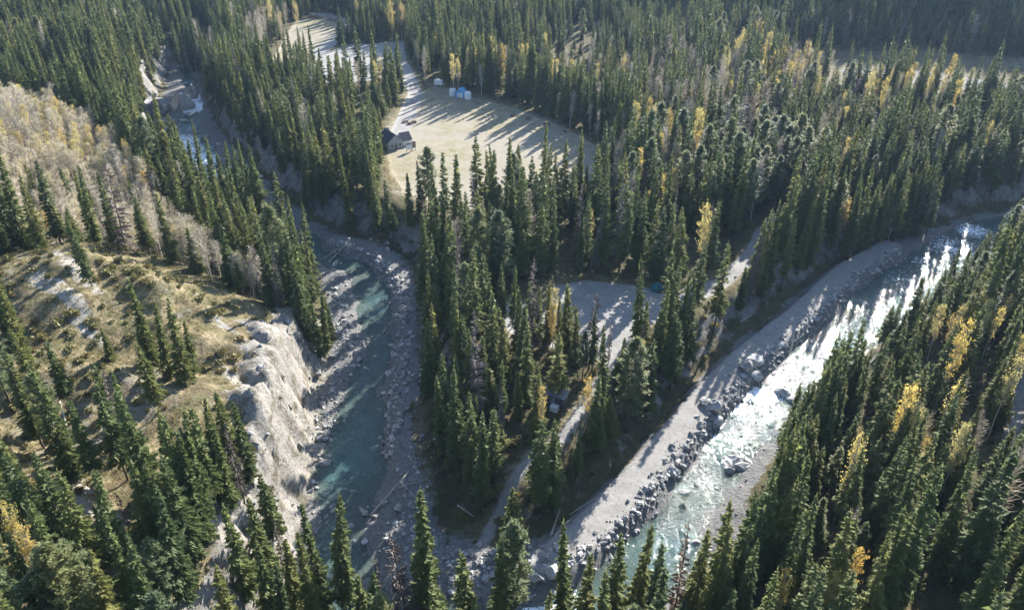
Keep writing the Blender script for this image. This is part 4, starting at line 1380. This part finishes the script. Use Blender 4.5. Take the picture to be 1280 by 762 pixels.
t = thing('tarp_shelter', 577, 121, 9.5, math.radians(-12), 'blue tarp shelter between white tanks at the far field edge', 'shelter')
MB().prism([(-1.9, 0), (1.9, 0), (1.7, 1.9), (0.9, 2.9), (-.9, 2.9), (-1.7, 1.9)], -2.2, 2.2).build('canopy', 'blue', t)
MB().box(-1.0, -2.26, .1, 1.0, -2.2, 1.9).build('flap', 'white', t)
for u, v, lab in ((566, 120, 'white round tank on the left of the blue tarp shelter'), (585, 124, 'white round tank on the right of the blue tarp shelter')):
    t = thing('water_tank', u, v, 9.5, 0, lab, 'tank', 'white tanks by the tarp shelter')
    MB().revolve([(1.25, 0), (1.3, .3), (1.3, 2.2), (1.0, 2.7), (.4, 2.95)], 18).build('tank_body', 'white', t)
    MB().revolve([(.4, 2.93), (.4, 3.1), (.15, 3.15)], 12).build('lid', 'dark_metal', t)


def trailer(u, v, zg, rz, lab, L=3.4):
    t = thing('box_trailer', u, v, zg, rz, lab, 'trailer')
    MB().prism([(-1, .5), (1, .5), (1, 2.3), (.8, 2.5), (-.8, 2.5), (-1, 2.3)], -L / 2, L / 2).build('body', 'white', t)
    MB().box(-.85, L / 2, .7, .85, L / 2 + .04, 2.2).build('door', 'cream', t)
    MB().box(-.06, -L / 2 - 1.1, .45, .06, -L / 2, .55).build('tow_bar', 'dark_metal', t)
    for s in (-1, 1):
        m = MB().revolve([(.34, -.1), (.36, 0), (.34, .1)], 14)
        m.v = [(z + s * 1.05, x, y + .36) for x, y, z in m.v]
        m.build('wheel', 'tyre', t)


trailer(549, 106, 10, 1.2, 'white box trailer at the top corner of the dry field')
t = thing('storage_shed', 693, 503, 7.5, math.radians(-28), 'narrow shed with flat grey metal roof in the woods by the road', 'shed')
MB().box(-2.1, -.95, 0, 2.1, .95, 2.3).build('wall', 'dark_metal', t)
rf = MB().hexa([(-2.3, -1.15, 2.3), (2.3, -1.15, 2.3), (2.3, 1.15, 2.55), (-2.3, 1.15, 2.55), (-2.3, -1.15, 2.42), (2.3, -1.15, 2.42), (2.3, 1.15, 2.67), (-2.3, 1.15, 2.67)]).build('roof', 'metal_roof', t)
for i in range(7):
    x = -2.1 + .7 * i
    MB().hexa([(x - .03, -1.15, 2.42), (x + .03, -1.15, 2.42), (x + .03, 1.15, 2.67), (x - .03, 1.15, 2.67), (x - .03, -1.15, 2.47), (x + .03, -1.15, 2.47), (x + .03, 1.15, 2.72), (x - .03, 1.15, 2.72)]).build('seam', 'metal_roof', rf)
MB().box(-.4, -1.0, 0, .5, -.95, 2.0).build('door', 'metal_roof', t)
t = thing('storage_chest', 693, 511, 7.5, math.radians(-28), 'small white storage chest in front of the grey roofed shed', 'chest')
MB().box(-.65, -.5, 0, .65, .5, .85).build('chest_body', 'white', t)
MB().box(-.7, -.55, .86, .7, .55, .98).build('lid', 'white', t)
t = thing('dome_tent', 821, 362, 8, .3, 'dark teal dome tent under the trees behind the gravel clearing', 'tent')
MB().revolve([(1.6, 0), (1.5, .6), (1.15, 1.2), (.6, 1.6), (.15, 1.75)], 6).build('flysheet', 'teal', t)
MB().prism([(-.5, 0), (.5, 0), (0, 1.1)], -1.62, -1.45).build('entrance', 'dark_metal', t)
t = thing('barrel', 838, 367, 8, 0, 'bright blue barrel at the back edge of the gravel clearing', 'barrel')
MB().revolve([(.42, 0), (.46, .35), (.42, .7), (.46, .75), (.46, 1.1), (.36, 1.18)], 14).build('barrel_body', 'blue', t)
MB().revolve([(.36, 1.18), (.36, 1.24), (.1, 1.26)], 14).build('lid', 'white', t)
PT = [(597, 130, 'first'), (642, 145, 'second'), (660, 149, 'third'), (683, 156, 'fourth'), (708, 165, 'fifth')]
tabs = [(u, v, 'dark picnic table on the far field edge, %s from the blue shelter' % w_) for u, v, w_ in PT]
tabs += [(507, 153, 'picnic table on the field, leftmost of three behind the lodge'), (513, 155, 'picnic table on the field, middle of three behind the lodge'), (518, 153, 'picnic table on the field, rightmost of three behind the lodge'), (687, 424, 'dark picnic table at the left end of the gravel clearing')]
for j, (u, v, lab) in enumerate(tabs):
    t = thing('picnic_table', u, v, 9.5 if v < 300 else 8, j * .7, lab, 'table', 'picnic tables')
    MB().box(-1, -.4, .72, 1, .4, .78).build('tabletop', 'wood', t)
    for s in (-1, 1):
        MB().box(-1, s * .75 - .14, .42, 1, s * .75 + .14, .47).build('bench', 'wood', t)
        MB().hexa([(s * .7 - .05, -.85, 0), (s * .7 + .05, -.85, 0), (s * .7 + .05, .85, 0), (s * .7 - .05, .85, 0), (s * .7 - .05, -.3, .715), (s * .7 + .05, -.3, .715), (s * .7 + .05, .3, .715), (s * .7 - .05, .3, .715)]).build('leg', 'wood', t)
for u, v, rz_, lab in ((512, 190, .5, 'white notice board standing on the field beside the lodge'), (517, 188, .9, 'dark notice board standing next to the white one on the field')):
    t = thing('notice_board', u, v, 9.5, rz_, lab, 'sign', 'notice boards by the lodge')
    MB().box(-1.0, -.05, .8, 1.0, .05, 2.3).build('board', 'white' if 'white notice' in lab else 'wood', t)
    for s in (-1, 1):
        MB().box(s * .9 - .06, .05, 0, s * .9 + .06, .17, 2.5).build('post', 'wood', t)
    MB().prism([(-1.25, 2.5), (1.25, 2.5), (0, 2.9)], -.35, .35).build('cap_roof', 'shingle', t)

# ------------------------------------------------------------------ dry grass on the bluff and round the clearings
def tuft(seed):
    r = np.random.default_rng(seed)
    S = Soup()
    n = 14
    a = np.stack([r.normal(0, .22, n), r.normal(0, .22, n), np.full(n, -.05)], 1)
    s = perp(r.normal(0, 1, (n, 3))) * .05
    tip = a + np.stack([r.normal(0, .2, n), r.normal(0, .2, n), r.uniform(.25, .6, n)], 1)
    S.tris(a - s, a + s, tip)
    return mesh_np('tuft', *S.get(), None, [MAT['straw']])


tx, ty = scatter(-150, 110, 40, 260, .95, lambda x, y: in_view(x, y, 5) & (g_cliff(x, y) < .4) & (g_bed(x, y) > .8) & (((g_bluff(x, y) < 1) & (fbm(x, y, 8, 3, 110) > -.18)) | ((g_asp(x, y) < 2) & (rng.random(x.shape) < .5)) | ((g_open(x, y) > .2) & (g_open(x, y) < 2.5) & (rng.random(x.shape) < .5))))
n = len(tx)
sz = rng.uniform(.5, 1.2, n)
mass('dry_grass', 'grass', [tuft(1), tuft(2), tuft(3)], np.stack([tx, ty, Zat(tx, ty)], 1), np.stack([0 * tx, 0 * tx, rng.uniform(0, 6.28, n)], 1), np.stack([sz, sz, sz], 1), rng.integers(0, 3, n), 'straw coloured dry grass tufts on the open slopes')

# ------------------------------------------------------------------ haze in the valley air
hz = MB().box(-EMAX - 20, -720, float(Z.min()) - 1.5, EMAX + 20, EMAX + 20, max(float(Z.max()) + 30, CAMZ + 10)).build('haze', 'white')
m, nt, out = new_mat('valley_haze')
pv = N(nt, 'ShaderNodeVolumePrincipled')
pv.inputs['Color'].default_value = (0.48, 0.68, 1.0, 1)
pv.inputs['Density'].default_value = 0.00006
pv.inputs['Anisotropy'].default_value = 0.25
nt.links.new(pv.outputs[0], out.inputs['Volume'])
hz.data.materials.clear()
hz.data.materials.append(m)
tag(hz, 'thin bluish haze filling the valley air', None, None, 'stuff')
